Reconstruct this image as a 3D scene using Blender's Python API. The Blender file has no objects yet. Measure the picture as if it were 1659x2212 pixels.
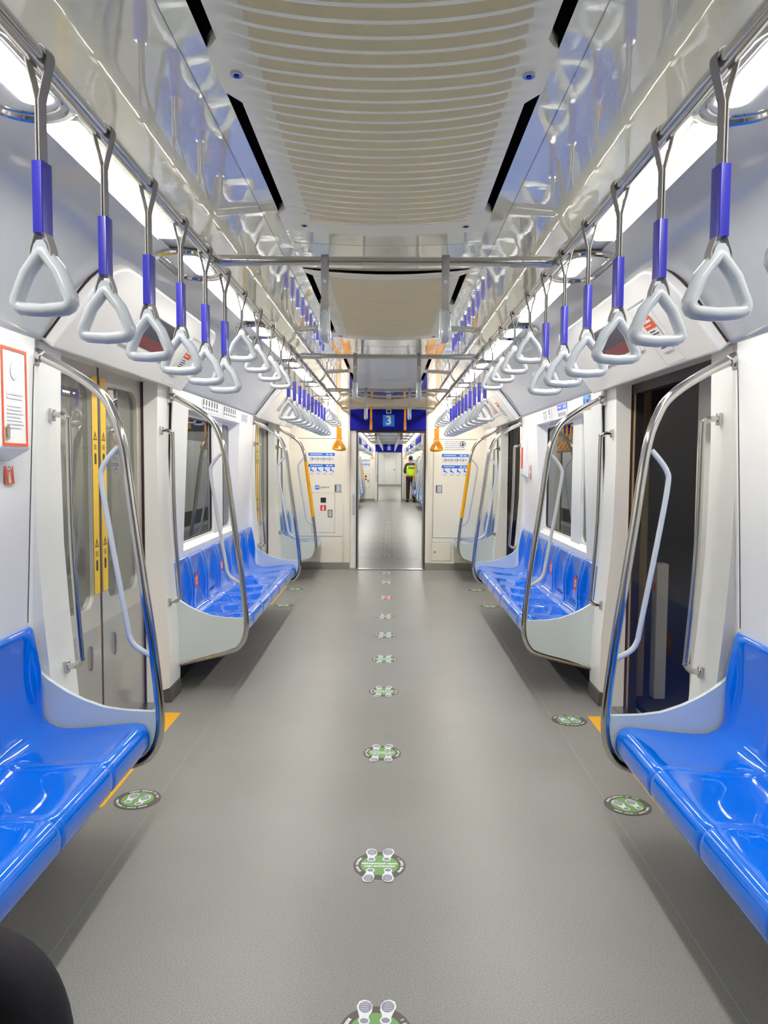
import bpy, math, random
from mathutils import Vector, Matrix
random.seed(7)
SC = bpy.context.scene
COL = SC.collection
PI = math.pi

# ------------------------------------------------------------------ materials
def lin(c):
    return tuple(((v/255)/12.92 if v/255 <= .04045 else ((v/255+.055)/1.055)**2.4) for v in c) + (1.0,)
MATS = {}
def mat(name, rgb, rough=.5, metal=0., coat=0., spec=.5, vary=0., vscale=6., bump=0., bscale=8., bdetail=2., emis=None, estr=0., ior=None, stretch=None):
    m = bpy.data.materials.new(name); m.use_nodes = True
    nt = m.node_tree; n = nt.nodes; L = nt.links
    b = n['Principled BSDF']
    c = lin(rgb)
    b.inputs['Base Color'].default_value = c
    b.inputs['Roughness'].default_value = rough
    b.inputs['Metallic'].default_value = metal
    b.inputs['Coat Weight'].default_value = coat
    b.inputs['Coat Roughness'].default_value = .03
    b.inputs['Specular IOR Level'].default_value = spec
    if ior: b.inputs['IOR'].default_value = ior
    tc = n.new('ShaderNodeTexCoord')
    src = tc.outputs['Object']
    if stretch:
        mp = n.new('ShaderNodeMapping'); mp.inputs['Scale'].default_value = stretch
        L.new(src, mp.inputs[0]); src = mp.outputs[0]
    if vary:
        nz = n.new('ShaderNodeTexNoise'); nz.inputs['Scale'].default_value = vscale; nz.inputs['Detail'].default_value = 4
        L.new(src, nz.inputs['Vector'])
        mx = n.new('ShaderNodeMix'); mx.data_type = 'RGBA'
        mx.inputs[6].default_value = tuple(v*(1-vary) for v in c[:3])+(1,)
        mx.inputs[7].default_value = tuple(min(1, v*(1+vary)) for v in c[:3])+(1,)
        L.new(nz.outputs['Fac'], mx.inputs[0]); L.new(mx.outputs[2], b.inputs['Base Color'])
    if bump:
        nz = n.new('ShaderNodeTexNoise'); nz.inputs['Scale'].default_value = bscale; nz.inputs['Detail'].default_value = bdetail
        L.new(src, nz.inputs['Vector'])
        bp = n.new('ShaderNodeBump'); bp.inputs['Strength'].default_value = bump; bp.inputs['Distance'].default_value = .01
        L.new(nz.outputs['Fac'], bp.inputs['Height'])
        L.new(bp.outputs[0], b.inputs['Normal']); L.new(bp.outputs[0], b.inputs['Coat Normal'])
    if emis:
        b.inputs['Emission Color'].default_value = lin(emis); b.inputs['Emission Strength'].default_value = estr
    MATS[name] = m
    return m

M_WALL = mat('white_panel', (250, 249, 246), .22, spec=.5, vary=.015, vscale=2, bump=.05, bscale=3)
M_ENDW = mat('cream_panel', (250, 244, 228), .35, vary=.015)
M_CEIL = mat('glossy_ceiling', (252, 249, 222), .03, coat=1., spec=.4, bump=.06, bscale=4., bdetail=2., stretch=(1.6, 2.2, 1))
M_CEIL.node_tree.nodes['Principled BSDF'].inputs['Coat IOR'].default_value = 1.9
M_CEIL2 = mat('pale_ceiling_panel', (196, 200, 204), .16, bump=.05, bscale=3)
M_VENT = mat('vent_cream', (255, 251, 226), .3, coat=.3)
M_VENT_SHADE = mat('vent_recess_shade', (242, 230, 192), .5)
M_VENTS = mat('vent_grey', (222, 224, 214), .25, vary=.03, vscale=60)
M_FLOOR = None
M_BLUE = mat('seat_blue', (0, 112, 230), .05, coat=.55, spec=.4, bump=.02, bscale=6, bdetail=1)
M_BLUEP = mat('seat_blue_pale', (88, 140, 205), .12, coat=1., spec=.6, bump=.03, bscale=7, bdetail=1)
M_SHELLG = mat('end_panel_grey', (208, 220, 222), .3)
M_CHROME = mat('chrome', (205, 203, 198), .12, metal=1.)
M_STEEL = mat('brushed_steel', (180, 178, 172), .28, metal=1., vary=.05, vscale=40)
M_TUBE = mat('painted_tube', (205, 212, 222), .25, coat=.5)
M_RING = mat('ring_grey', (196, 202, 206), .22, coat=.6)
M_WEB = mat('webbing', (158, 154, 150), .7, bump=.1, bscale=200)
M_SLEEVE = mat('sleeve_blue', (44, 42, 170), .3, coat=.3)
M_ORANGE = mat('ring_orange', (255, 172, 14), .25, coat=.5)
M_YEL = mat('yellow_paint', (255, 186, 8), .35)
M_YELP = mat('yellow_sleeve', (246, 176, 10), .3)
M_STRIP = mat('yellow_film', (252, 205, 12), .3)
M_DARK = mat('black_rubber', (34, 26, 26), .5)
M_UNDER = mat('under_seat_shade_brown', (34, 25, 21), .8)  # under-seat shade put into the colour; baseboards share it
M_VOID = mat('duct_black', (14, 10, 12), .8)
M_BROWN = mat('brown_seal', (58, 40, 42), .4)
M_TAN = mat('tan_door_edge', (176, 152, 112), .4)
M_LEAF = mat('door_leaf_steel', (206, 202, 190), .22, metal=.2, vary=.03, vscale=3)
M_LEAFL = mat('door_leaf_lower', (186, 184, 176), .18, metal=.3, vary=.03)
M_NAVY = mat('header_navy', (2, 8, 150), .45, spec=.25, coat=0.)
M_SKY = mat('plate_blue', (34, 132, 245), .3)
M_WHITE = mat('print_white', (240, 242, 245), .4)
M_PRINTG = mat('print_grey', (120, 122, 128), .5)
M_PRINTB = mat('print_dark', (40, 36, 40), .5)
M_SIGNB = mat('sign_blue', (30, 118, 232), .35)
M_TREAD = mat('tread_grey', (150, 150, 164), .5)
M_RED = mat('sign_red', (226, 74, 48), .4)
M_ORED = mat('sign_orange_red', (232, 92, 44), .4)
M_GREEN = mat('sticker_green', (120, 168, 98), .45)
M_GREYD = mat('sticker_grey', (96, 90, 84), .5)
M_SCREEN = mat('screen_dark', (70, 66, 82), .12)
M_SCREENR = mat('screen_maroon', (128, 62, 66), .12)
M_OUT = mat('tunnel_dark', (72, 52, 50), .8, vary=.2)
M_POST = mat('platform_post', (225, 222, 214), .6)
M_CONC = mat('platform_floor', (70, 64, 62), .8)
M_SKIN = mat('skin', (170, 120, 92), .5)
M_HAIR = mat('hair_black', (22, 18, 18), .5)
M_TROU = mat('trousers_dark', (44, 34, 36), .85, bump=.4, bscale=14, bdetail=3)
M_TROUB = mat('trousers_black', (20, 17, 24), .8, bump=.5, bscale=12, bdetail=4)
M_JACK = mat('shirt_dark', (70, 62, 52), .85)
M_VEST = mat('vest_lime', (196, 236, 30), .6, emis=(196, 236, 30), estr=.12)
M_SHOE = mat('shoe_black', (18, 16, 16), .4)
M_LIGHT = mat('lamp_diffuser', (255, 255, 255), .5, emis=(255, 252, 246), estr=27.)
M_AD = mat('lit_advert', (200, 240, 250), .5, emis=(190, 236, 250), estr=2.2)
M_DASH = mat('platform_tube', (255, 255, 255), .5, emis=(255, 250, 245), estr=5.)

def floor_mat():
    m = bpy.data.materials.new('floor_vinyl'); m.use_nodes = True
    nt = m.node_tree; n = nt.nodes; L = nt.links; b = n['Principled BSDF']
    b.inputs['Roughness'].default_value = .38; b.inputs['Specular IOR Level'].default_value = .35
    tc = n.new('ShaderNodeTexCoord')
    a = n.new('ShaderNodeTexNoise'); a.inputs['Scale'].default_value = 260; a.inputs['Detail'].default_value = 3
    c = n.new('ShaderNodeTexNoise'); c.inputs['Scale'].default_value = 1.3; c.inputs['Detail'].default_value = 5
    r1 = n.new('ShaderNodeValToRGB'); r1.color_ramp.elements[0].position = .3; r1.color_ramp.elements[1].position = .75
    r1.color_ramp.elements[0].color = lin((122, 121, 116)); r1.color_ramp.elements[1].color = lin((167, 167, 163))
    r2 = n.new('ShaderNodeValToRGB'); r2.color_ramp.elements[0].position = .3; r2.color_ramp.elements[1].position = .7
    r2.color_ramp.elements[0].color = (.93, .92, .9, 1); r2.color_ramp.elements[1].color = (1.04, 1.03, 1.03, 1)
    mx = n.new('ShaderNodeMix'); mx.data_type = 'RGBA'; mx.blend_type = 'MULTIPLY'; mx.inputs[0].default_value = 1
    L.new(tc.outputs['Object'], a.inputs['Vector']); L.new(tc.outputs['Object'], c.inputs['Vector'])
    L.new(a.outputs['Fac'], r1.inputs[0]); L.new(c.outputs['Fac'], r2.inputs[0])
    L.new(r1.outputs[0], mx.inputs[6]); L.new(r2.outputs[0], mx.inputs[7]); L.new(mx.outputs[2], b.inputs['Base Color'])
    bp = n.new('ShaderNodeBump'); bp.inputs['Strength'].default_value = .08; bp.inputs['Distance'].default_value = .002
    L.new(a.outputs['Fac'], bp.inputs['Height']); L.new(bp.outputs[0], b.inputs['Normal'])
    return m
M_FLOOR = floor_mat()
M_GSEAM = mat('floor_seam', (158, 158, 152), .4)

def glass_mat(name, tint, ior, rough=.0, solid=None, solidfac=0.):
    m = bpy.data.materials.new(name); m.use_nodes = True
    nt = m.node_tree; n = nt.nodes; L = nt.links
    n.remove(n['Principled BSDF']); out = n['Material Output']
    t = n.new('ShaderNodeBsdfTransparent'); t.inputs[0].default_value = tint
    g = n.new('ShaderNodeBsdfGlossy'); g.inputs['Roughness'].default_value = rough
    fr = n.new('ShaderNodeFresnel'); fr.inputs['IOR'].default_value = ior
    mx = n.new('ShaderNodeMixShader')
    L.new(fr.outputs[0], mx.inputs[0]); L.new(g.outputs[0], mx.inputs[2])
    if solidfac:
        d = n.new('ShaderNodeBsdfDiffuse'); d.inputs[0].default_value = solid
        m2 = n.new('ShaderNodeMixShader'); m2.inputs[0].default_value = solidfac
        L.new(t.outputs[0], m2.inputs[1]); L.new(d.outputs[0], m2.inputs[2]); L.new(m2.outputs[0], mx.inputs[1])
    else:
        L.new(t.outputs[0], mx.inputs[1])
    L.new(mx.outputs[0], out.inputs[0])
    return m
G_SCREEN = glass_mat('screen_glass', (.93, .95, .94, 1), 1.5)
G_WIN = glass_mat('window_glass', (.5, .52, .52, 1), 2.8, solid=(.16, .17, .15, 1), solidfac=.25)
G_DOOR = glass_mat('door_glass', (.45, .45, .42, 1), 2.4, solid=(.36, .36, .29, 1), solidfac=.5)

# ------------------------------------------------------------------ mesh builder
def smooth_path(pts, n=5):
    P = [Vector(p) for p in pts]; out = []
    for i in range(len(P)-1):
        p0 = P[max(i-1, 0)]; p1 = P[i]; p2 = P[i+1]; p3 = P[min(i+2, len(P)-1)]
        for k in range(n):
            t = k/n
            out.append(.5*((2*p1)+(p2-p0)*t+(2*p0-5*p1+4*p2-p3)*t*t+(3*p1-p0-3*p2+p3)*t**3))
    out.append(P[-1]); return out

def rrect(x0, y0, x1, y1, r, n=6):
    pts = []
    for cx, cy, a0 in ((x1-r, y0+r, -90), (x1-r, y1-r, 0), (x0+r, y1-r, 90), (x0+r, y0+r, 180)):
        for k in range(n+1):
            a = math.radians(a0+90*k/n); pts.append((cx+r*math.cos(a), cy+r*math.sin(a)))
    return pts

class MB:
    def __init__(s): s.v = []; s.f = []; s.mi = []; s.cur = 0; s.T = Matrix.Identity(4)
    def add(s, vs, fs):
        o = len(s.v); s.v += [tuple(s.T @ Vector(v)) for v in vs]
        s.f += [tuple(i+o for i in f) for f in fs]; s.mi += [s.cur]*len(fs)
    def box(s, x0, x1, y0, y1, z0, z1):
        x0, x1 = sorted((x0, x1)); y0, y1 = sorted((y0, y1)); z0, z1 = sorted((z0, z1))
        s.add([(x0, y0, z0), (x1, y0, z0), (x1, y1, z0), (x0, y1, z0), (x0, y0, z1), (x1, y0, z1), (x1, y1, z1), (x0, y1, z1)],
              [(0, 3, 2, 1), (4, 5, 6, 7), (0, 1, 5, 4), (1, 2, 6, 5), (2, 3, 7, 6), (3, 0, 4, 7)])
    def tube(s, pts, r, seg=10, cap=True, flat=1.0, closed=False):
        P = [Vector(p) for p in pts]; n = len(P)
        R = r if isinstance(r, (list, tuple)) else [r]*n
        vs = []; fs = []
        prev = None
        for i, p in enumerate(P):
            if closed: t = P[(i+1) % n]-P[i-1]
            else: t = P[min(i+1, n-1)]-P[max(i-1, 0)]
            t.normalize()
            if prev is None:
                a = Vector((0, 1, 0)) if abs(t.y) < .9 else Vector((1, 0, 0))
                u = (a-t*a.dot(t)).normalized()
            else: u = (prev-t*prev.dot(t)).normalized()
            prev = u; w = t.cross(u)
            for k in range(seg):
                a = 2*PI*k/seg
                vs.append(tuple(p+(u*math.cos(a)*flat+w*math.sin(a))*R[i]))
        for i in range(n if closed else n-1):
            for k in range(seg):
                a = i*seg+k; b = i*seg+(k+1) % seg; j = (i+1) % n
                fs.append((a, b, j*seg+(k+1) % seg, j*seg+k))
        if cap and not closed:
            fs.append(tuple(range(seg))[::-1]); fs.append(tuple((n-1)*seg+k for k in range(seg)))
        s.add(vs, fs)
    def prism(s, poly, h0, h1, axis='z'):
        # polygon in 2-D extruded from h0 to h1 along the axis
        n = len(poly)
        def mk(a, b, h):
            return {'z': (a, b, h), 'y': (a, h, b), 'x': (h, a, b)}[axis]
        vs = [mk(a, b, h0) for a, b in poly]+[mk(a, b, h1) for a, b in poly]
        fs = [tuple(range(n))[::-1], tuple(range(n, 2*n))]+[(i, (i+1) % n, n+(i+1) % n, n+i) for i in range(n)]
        s.add(vs, fs)
    def plate_hole(s, outer, inner, h0, h1, axis='x'):
        # outer rect (a0,b0,a1,b1) with rounded inner loop; both made with same vert count
        a0, b0, a1, b1 = outer; n = len(inner); q = n//4
        cor = [(a1, b0), (a1, b1), (a0, b1), (a0, b0)]
        out = []
        for c in cor: out += [c]*q
        # spread outer points along rectangle to match rays
        def mk(a, b, h): return {'z': (a, b, h), 'y': (a, h, b), 'x': (h, a, b)}[axis]
        vs = []; fs = []
        for h in (h0, h1):
            vs += [mk(a, b, h) for a, b in inner]
            vs += [mk(a, b, h) for a, b in out]
        for i in range(n):
            j = (i+1) % n
            fs.append((i, j, n+j, n+i)); fs.append((2*n+i, 3*n+i, 3*n+j, 2*n+j))
            fs.append((i, 2*n+i, 2*n+j, j)); fs.append((n+i, n+j, 3*n+j, 3*n+i))
        s.add(vs, fs)
    def sphere(s, c, rx, ry=None, rz=None, nu=14, nv=9):
        ry = ry or rx; rz = rz or rx; vs = []; fs = []
        for i in range(nv+1):
            th = PI*i/nv
            for k in range(nu):
                ph = 2*PI*k/nu
                vs.append((c[0]+rx*math.sin(th)*math.cos(ph), c[1]+ry*math.sin(th)*math.sin(ph), c[2]+rz*math.cos(th)))
        for i in range(nv):
            for k in range(nu):
                fs.append((i*nu+k, (i+1)*nu+k, (i+1)*nu+(k+1) % nu, i*nu+(k+1) % nu))
        s.add(vs, fs)
    def grid(s, rows):
        n = len(rows); m = len(rows[0]); vs = [v for r in rows for v in r]
        fs = [(i*m+k, i*m+k+1, (i+1)*m+k+1, (i+1)*m+k) for i in range(n-1) for k in range(m-1)]
        s.add(vs, fs)
    def mesh_in(s, me):
        s.add([tuple(v.co) for v in me.vertices], [tuple(p.vertices) for p in me.polygons])
    def mesh(s, name, mats, sharp=38, merge=True):
        import bmesh
        me = bpy.data.meshes.new(name); me.from_pydata(s.v, [], s.f)
        for m in (mats if isinstance(mats, (list, tuple)) else [mats]): me.materials.append(m)
        me.polygons.foreach_set('material_index', s.mi)
        bm = bmesh.new(); bm.from_mesh(me)
        if merge: bmesh.ops.remove_doubles(bm, verts=bm.verts, dist=1e-5)
        bmesh.ops.recalc_face_normals(bm, faces=bm.faces)
        bm.to_mesh(me); bm.free()
        me.polygons.foreach_set('use_smooth', [True]*len(me.polygons))
        me.set_sharp_from_angle(angle=math.radians(sharp))
        return me

def props(o, label=None, cat=None, group=None, kind=None):
    if label: o['label'] = label
    if cat: o['category'] = cat
    if group: o['group'] = group
    if kind: o['kind'] = kind
    return o
def thing(name, label, cat, loc=(0, 0, 0), group=None):
    o = bpy.data.objects.new(name, None); COL.objects.link(o); o.location = loc; o.empty_display_size = .1
    return props(o, label, cat, group)
def ob(name, me, parent=None, loc=(0, 0, 0), bevel=0., label=None):
    o = bpy.data.objects.new(name, me); COL.objects.link(o); o.location = loc
    if parent: o.parent = parent
    if bevel:
        b = o.modifiers.new('bevel', 'BEVEL'); b.width = bevel; b.segments = 3; b.limit_method = 'ANGLE'; b.angle_limit = math.radians(40)
    if label: o['label'] = label
    return o
def struct(name, me, label=None, bevel=0.):
    o = ob(name, me, bevel=bevel); o['kind'] = 'structure'
    if label: o['label'] = label
    return o
CACHE = {}
def cached(key, fn):
    if key not in CACHE: CACHE[key] = fn()
    return CACHE[key]
def frame(origin, right, up):
    r = Vector(right).normalized(); u = Vector(up).normalized(); n = r.cross(u)
    return Matrix(((r.x, u.x, n.x, origin[0]), (r.y, u.y, n.y, origin[1]), (r.z, u.z, n.z, origin[2]), (0, 0, 0, 1)))
def text_mesh(body, size, bold=0.0, align='CENTER'):
    key = ('txt', body, size, bold, align)
    def mk():
        cu = bpy.data.curves.new('lettering', 'FONT'); cu.body = body; cu.size = size; cu.offset = bold
        cu.align_x = align; cu.align_y = 'CENTER'; cu.resolution_u = 3
        o = bpy.data.objects.new('lettering_tmp', cu); COL.objects.link(o)
        dg = bpy.context.evaluated_depsgraph_get(); dg.update()
        me = bpy.data.meshes.new_from_object(o.evaluated_get(dg))
        bpy.data.objects.remove(o); return me
    return cached(key, mk)
ORD = ['first', 'second', 'third', 'fourth', 'fifth', 'sixth', 'seventh', 'eighth', 'ninth', 'tenth', 'eleventh', 'twelfth']
SN = {-1: 'left', 1: 'right'}

# ------------------------------------------------------------------ key dimensions
YB = -3.2          # rear of the modelled car
YE = 10.38         # end wall
WALLX = 1.365
DOORS = [3.85, 8.47]
SCREENS = [2.93, 4.73, 7.6, 9.29]
POLE = [(1.335, 1.85), (1.20, 1.785), (1.08, 1.70), (1.03, 1.62), (.995, 1.50), (.958, 1.22), (.925, .98), (.892, .74), (.868, .50), (.870, .38), (.905, .30), (.97, .262), (1.15, .215), (1.35, .165)]

def wall_x(z):
    pts = [(0, 1.375), (.8, 1.365), (1.2, 1.348), (1.7, 1.325), (1.9, 1.315)]
    for (z0, x0), (z1, x1) in zip(pts, pts[1:]):
        if z <= z1: return x0+(x1-x0)*(z-z0)/(z1-z0)
    return pts[-1][1]

# ------------------------------------------------------------------ car shell
def build_shell(tag, y0, y1, doors, windows, open_side=None, plain=False):
    """windows: list of (side, ya, yb)"""
    for s in (-1, 1):
        mb = MB()
        zs = [0, .3, .8, .84, 1.2, 1.7, 1.79, 1.9]
        # y cuts
        segs = []
        cuts = [y0]
        for d in doors: cuts += [d-.90, d+.90]
        cuts.append(y1)
        solid = [(cuts[i], cuts[i+1]) for i in range(0, len(cuts), 2)]
        for a, b in solid:
            if b-a < .01: continue
            w = [(wa, wb) for (ss, wa, wb) in windows if ss == s and a < wa < b]
            ys = [a]+([w[0][0], w[0][1]] if w else [])+[b]
            for i in range(len(ys)-1):
                for z0_, z1_ in zip(zs, zs[1:]):
                    if w and i == 1 and z0_ >= .83 and z1_ <= 1.795: continue
                    mb.grid([[(s*wall_x(z0_), ys[i], z0_), (s*wall_x(z0_), ys[i+1], z0_)], [(s*wall_x(z1_), ys[i], z1_), (s*wall_x(z1_), ys[i+1], z1_)]])
            if w:
                wa, wb = w[0]; za, zb = .84, 1.79; gx = 1.405
                rr = [(wall_x(za), wa, za), (wall_x(1.2), wa, 1.2), (wall_x(1.7), wa, 1.7), (wall_x(zb), wa, zb), (wall_x(zb), wb, zb), (wall_x(1.7), wb, 1.7), (wall_x(1.2), wb, 1.2), (wall_x(za), wb, za)]
                g = [(gx, wa+.035, za+.035), (gx, wa+.035, 1.2), (gx, wa+.035, 1.7), (gx, wa+.035, zb-.02), (gx, wb-.035, zb-.02), (gx, wb-.035, 1.7), (gx, wb-.035, 1.2), (gx, wb-.035, za+.035)]
                for k in range(8):
                    j = (k+1) % 8
                    mb.add([(s*rr[k][0], rr[k][1], rr[k][2]), (s*rr[j][0], rr[j][1], rr[j][2]), (s*g[j][0], g[j][1], g[j][2]), (s*g[k][0], g[k][1], g[k][2])], [(0, 1, 2, 3)])
        # slanted cove above, full length
        prof = [(1.315, 1.9), (1.30, 1.907), (1.292, 1.92), (1.18, 2.075), (1.09, 2.175), (1.03, 2.22), (.95, 2.243), (.86, 2.25), (.82, 2.25)]
        ys = [y0, y1]
        rows = [[(s*x, y, z) for y in ys] for x, z in prof]
        struct('wall_'+SN[s], mb.mesh('wall', M_WALL), None)
        mb = MB(); mb.grid(rows)
        struct('ceiling', mb.mesh('ceiling_cove', M_CEIL2), None)
        # dark panel standing in for the shade behind and below the benches
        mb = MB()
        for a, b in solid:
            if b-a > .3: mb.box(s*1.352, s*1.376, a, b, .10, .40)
        struct('trim_11', mb.mesh('under_seat_shade_panel', M_UNDER))
        # door surrounds
        if not plain:
            for d in doors:
                mb = MB()
                pp = [(1.37, 0), (1.345, .0), (1.345, .07), (1.285, .09), (1.282, .2), (1.284, .42), (1.30, .6), (1.322, .85), (1.338, 1.1), (1.345, 1.5), (1.335, 1.905), (1.47, 1.905), (1.47, 0)]
                for a, b in ((d-.90, d-.66), (d+.66, d+.90)):
                    mb.prism([(s*x, z) for x, z in pp], a, b, 'y')
                mb.box(s*1.28, s*1.47, d-.66, d+.66, 1.905, 1.93)
                struct('trim_1', mb.mesh('door_surround', M_WALL, 30))
                # grey kick blocks at foot of the pillars
                mb = MB()
                for a, b in ((d-.895, d-.665), (d+.665, d+.895)):
                    mb.box(s*1.276, s*1.36, a, b, 0, .085)
                struct('trim_2', mb.mesh('kick_block', M_GREYD), bevel=.004)
                # cover over the door, bulging from the cove
                T = frame((s*1.292, d, 1.905), (0, -s, 0), (-s*.23, 0, .30))
                mb = MB(); mb.T = T
                pts = [(-.905, -.01)]+[(.905, -.01)]
                poly = [(-.905, -.012), (.905, -.012)]
                L_ = .41; r = .19
                for k in range(9):
                    a = math.radians(90*k/8); poly.append((.905-r+r*math.cos(a), L_-r+r*math.sin(a)))
                for k in range(9):
                    a = math.radians(90+90*k/8); poly.append((-.905+r+r*math.cos(a), L_-r+r*math.sin(a)))
                mb.prism(poly, -.03, .042)
                struct('trim_3', mb.mesh('door_cover', M_WALL, 30), bevel=.012)
                mb = MB(); mb.T = T
                poly2 = [(a*1.006, b*1.012 if b > 0 else 0) for a, b in poly]
                mb.prism(poly2, -.006, .002)
                struct('trim_4', mb.mesh('door_cover_seal', M_BROWN, 30))
    # ceiling side panels
    for s in (-1, 1):
        mb = MB()
        xs = [.345, .42, .5, .58, .66, .685]
        ys = [y0+(y1-y0)*k/40 for k in range(41)]
        rows = [[(s*x, y, 2.252-.012*((x-.345)/.34)**2) for x in xs] for y in ys]
        mb.grid(rows)
        mb.grid([[(s*.685, y, 2.24), (s*.69, y, 2.262), (s*.735, y, 2.262)] for y in (y0, y1)])
        struct('ceiling', mb.mesh('ceiling_panel', M_CEIL))
        mb = MB()
        mb.grid([[(s*.735, y, 2.262), (s*.83, y, 2.262), (s*.83, y, 2.248)] for y in (y0, y1)])
        struct('ceiling', mb.mesh('lamp_trough', M_CEIL2))
        mb = MB(); mb.box(s*.672, s*.69, y0, y1, 2.225, 2.243)
        struct('trim_5', mb.mesh('ceiling_edge_trim', M_STEEL), bevel=.003)
    mb = MB()
    mb.grid([[(-.4, y0, 2.25), (-.4, y0, 2.4), (.4, y0, 2.4), (.4, y0, 2.25)], [(-.4, y1, 2.25), (-.4, y1, 2.4), (.4, y1, 2.4), (.4, y1, 2.25)]])
    struct('ceiling', mb.mesh('duct_void', M_VOID))
    mb = MB(); mb.box(-1.5, 1.5, y0, y1, -.05, 0)
    struct('floor', mb.mesh('floor', M_FLOOR))

WIN = [(-1, 5.14, 6.90), (1, 5.20, 6.84)]
build_shell('own', YB, YE, DOORS, WIN)
# rear wall of the own car, behind the camera
mb = MB(); mb.box(-1.45, 1.45, YB-.05, YB, 0, 2.4); struct('wall_rear', mb.mesh('rear', M_WALL))

# central ceiling: plates and vents
def plate(y0, y1):
    mb = MB()
    xs = [-.347+.694*k/16 for k in range(17)]
    n = max(2, int((y1-y0)/.08))
    rows = [[(x, y0+(y1-y0)*j/n, 2.247-.014*(1-(x/.347)**2)) for x in xs] for j in range(n+1)]
    mb.grid(rows)
    for yy in (y0, y1):
        mb.grid([[(x, yy, 2.247-.014*(1-(x/.347)**2)) for x in xs], [(x, yy, 2.27) for x in xs]])
    return struct('ceiling', mb.mesh('centre_plate', M_CEIL))

def vent(y0, y1, slots, ribs, label, keyhole=()):
    t = thing('ceiling_vent', label, 'air vent', (0, y0, 2.24))
    def hw(y):
        for a, b in slots:
            if a < y < b:
                e = min(y-a, b-y)
                return .345-.030*min(1, e/.05)
        return .345
    step = .0125*.5 if ribs else .03
    n = int((y1-y0)/step)
    rows = []
    base = 2.243
    for j in range(n+1):
        yj = y0+(y1-y0)*j/n; y = yj; row = []
        env = max(0, min(1, (yj-y0)/.15, (y1-yj)/.15))
        for k in range(29):
            u = -1+2*k/28; y = yj-.035*u*u*env*(1 if ribs else 0); w = hw(y); x = u*w
            z = base-.022*(1-u*u)
            if ribs:
                f = max(0, min(1, (.285-abs(x))/.05)); e = max(0, min(1, min(y-y0-.04, y1-.12-y)/.03))
                e = max(0, min(1, min(yj-y0-.04, y1-.10-yj)/.03))
                ph = (yj/.05) % 1
                z += .030*f*e*(min(1, max(0, ph-.30)/.30) if ph < .74 else max(0, (1-ph)/.26)) - .006*f*e
            row.append((x, y-y0, z-2.24))
        rows.append(row)
    mb = MB(); mb.grid(rows)
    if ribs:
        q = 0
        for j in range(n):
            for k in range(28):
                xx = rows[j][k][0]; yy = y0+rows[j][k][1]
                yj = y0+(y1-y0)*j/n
                if abs(xx) < .262 and y0+.06 < yj < y1-.11 and .72 < ((yj/.05) % 1) < .99: mb.mi[q] = 1  # tan faces paint the shading inside the rib grooves
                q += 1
    # side lips
    mb.grid([[(s0, r[0][1], r[0 if s0 < 0 else -1][2]) for s0 in ()] or [(r[0][0], r[0][1], r[0][2]), (r[0][0], r[0][1], r[0][2]+.03)] for r in rows])
    mb.grid([[(r[-1][0], r[-1][1], r[-1][2]), (r[-1][0], r[-1][1], r[-1][2]+.03)] for r in rows])
    ob('vent_panel', mb.mesh('vent_panel', [M_VENT, M_VENT_SHADE] if ribs else M_VENTS, 60), t)
    for x, y in keyhole:
        m = MB(); m.tube([(x, y-y0, .018), (x, y-y0, -.008)], .013, 14); l = ob('lock', m.mesh('lock', M_CHROME), t)
        m = MB(); m.tube([(x, y-y0, -.006), (x, y-y0, -.0095)], .006, 10); ob('keyhole', m.mesh('keyhole', M_NAVY), l)
    return t
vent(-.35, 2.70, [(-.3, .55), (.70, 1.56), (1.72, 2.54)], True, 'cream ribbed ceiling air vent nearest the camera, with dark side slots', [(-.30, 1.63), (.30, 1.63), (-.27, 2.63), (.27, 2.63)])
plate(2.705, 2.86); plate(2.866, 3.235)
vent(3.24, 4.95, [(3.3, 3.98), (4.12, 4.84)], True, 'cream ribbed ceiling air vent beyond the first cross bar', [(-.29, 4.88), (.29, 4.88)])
plate(4.955, 5.30); plate(5.306, 5.80)
vent(5.805, 8.3, [(5.9, 6.7), (6.85, 7.6)], False, 'smooth grey ceiling air panel over the second pair of benches')
plate(8.305, 9.2); plate(9.206, YE)
plate(YB, -.355)

# ------------------------------------------------------------------ lamps
def stadium(x0, x1, y0, y1, n=8): return rrect(x0, y0, x1, y1, min(x1-x0, y1-y0)/2-.0005, n)
def strip_mesh(L_):
    def mk():
        mb = MB(); mb.prism(rrect(-.036, -L_/2, .036, L_/2, .022), -.013, .004); return mb.mesh('diffuser', M_LIGHT, 30)
    return cached(('strip', L_), mk)
def lamp_strip(s, yc, L_, label, group=None):
    t = thing('ceiling_light', label, 'light', (s*.775, yc, 2.25), group)
    ob('diffuser', strip_mesh(L_), t)
    def fr():
        mb = MB(); mb.box(s*.0372, s*.042, -L_/2, L_/2, -.017, .002); mb.plate_hole((-.041, -L_/2-.006, .05, L_/2+.006), rrect(-.0365, -L_/2, .0365, L_/2, .0225), -.004, .008, 'z'); return mb.mesh('frame', M_CEIL2, 30)  # outboard lip added to keep direct lamp light off the cove
    ob('frame', cached(('lf', L_, s), fr), t)
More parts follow.
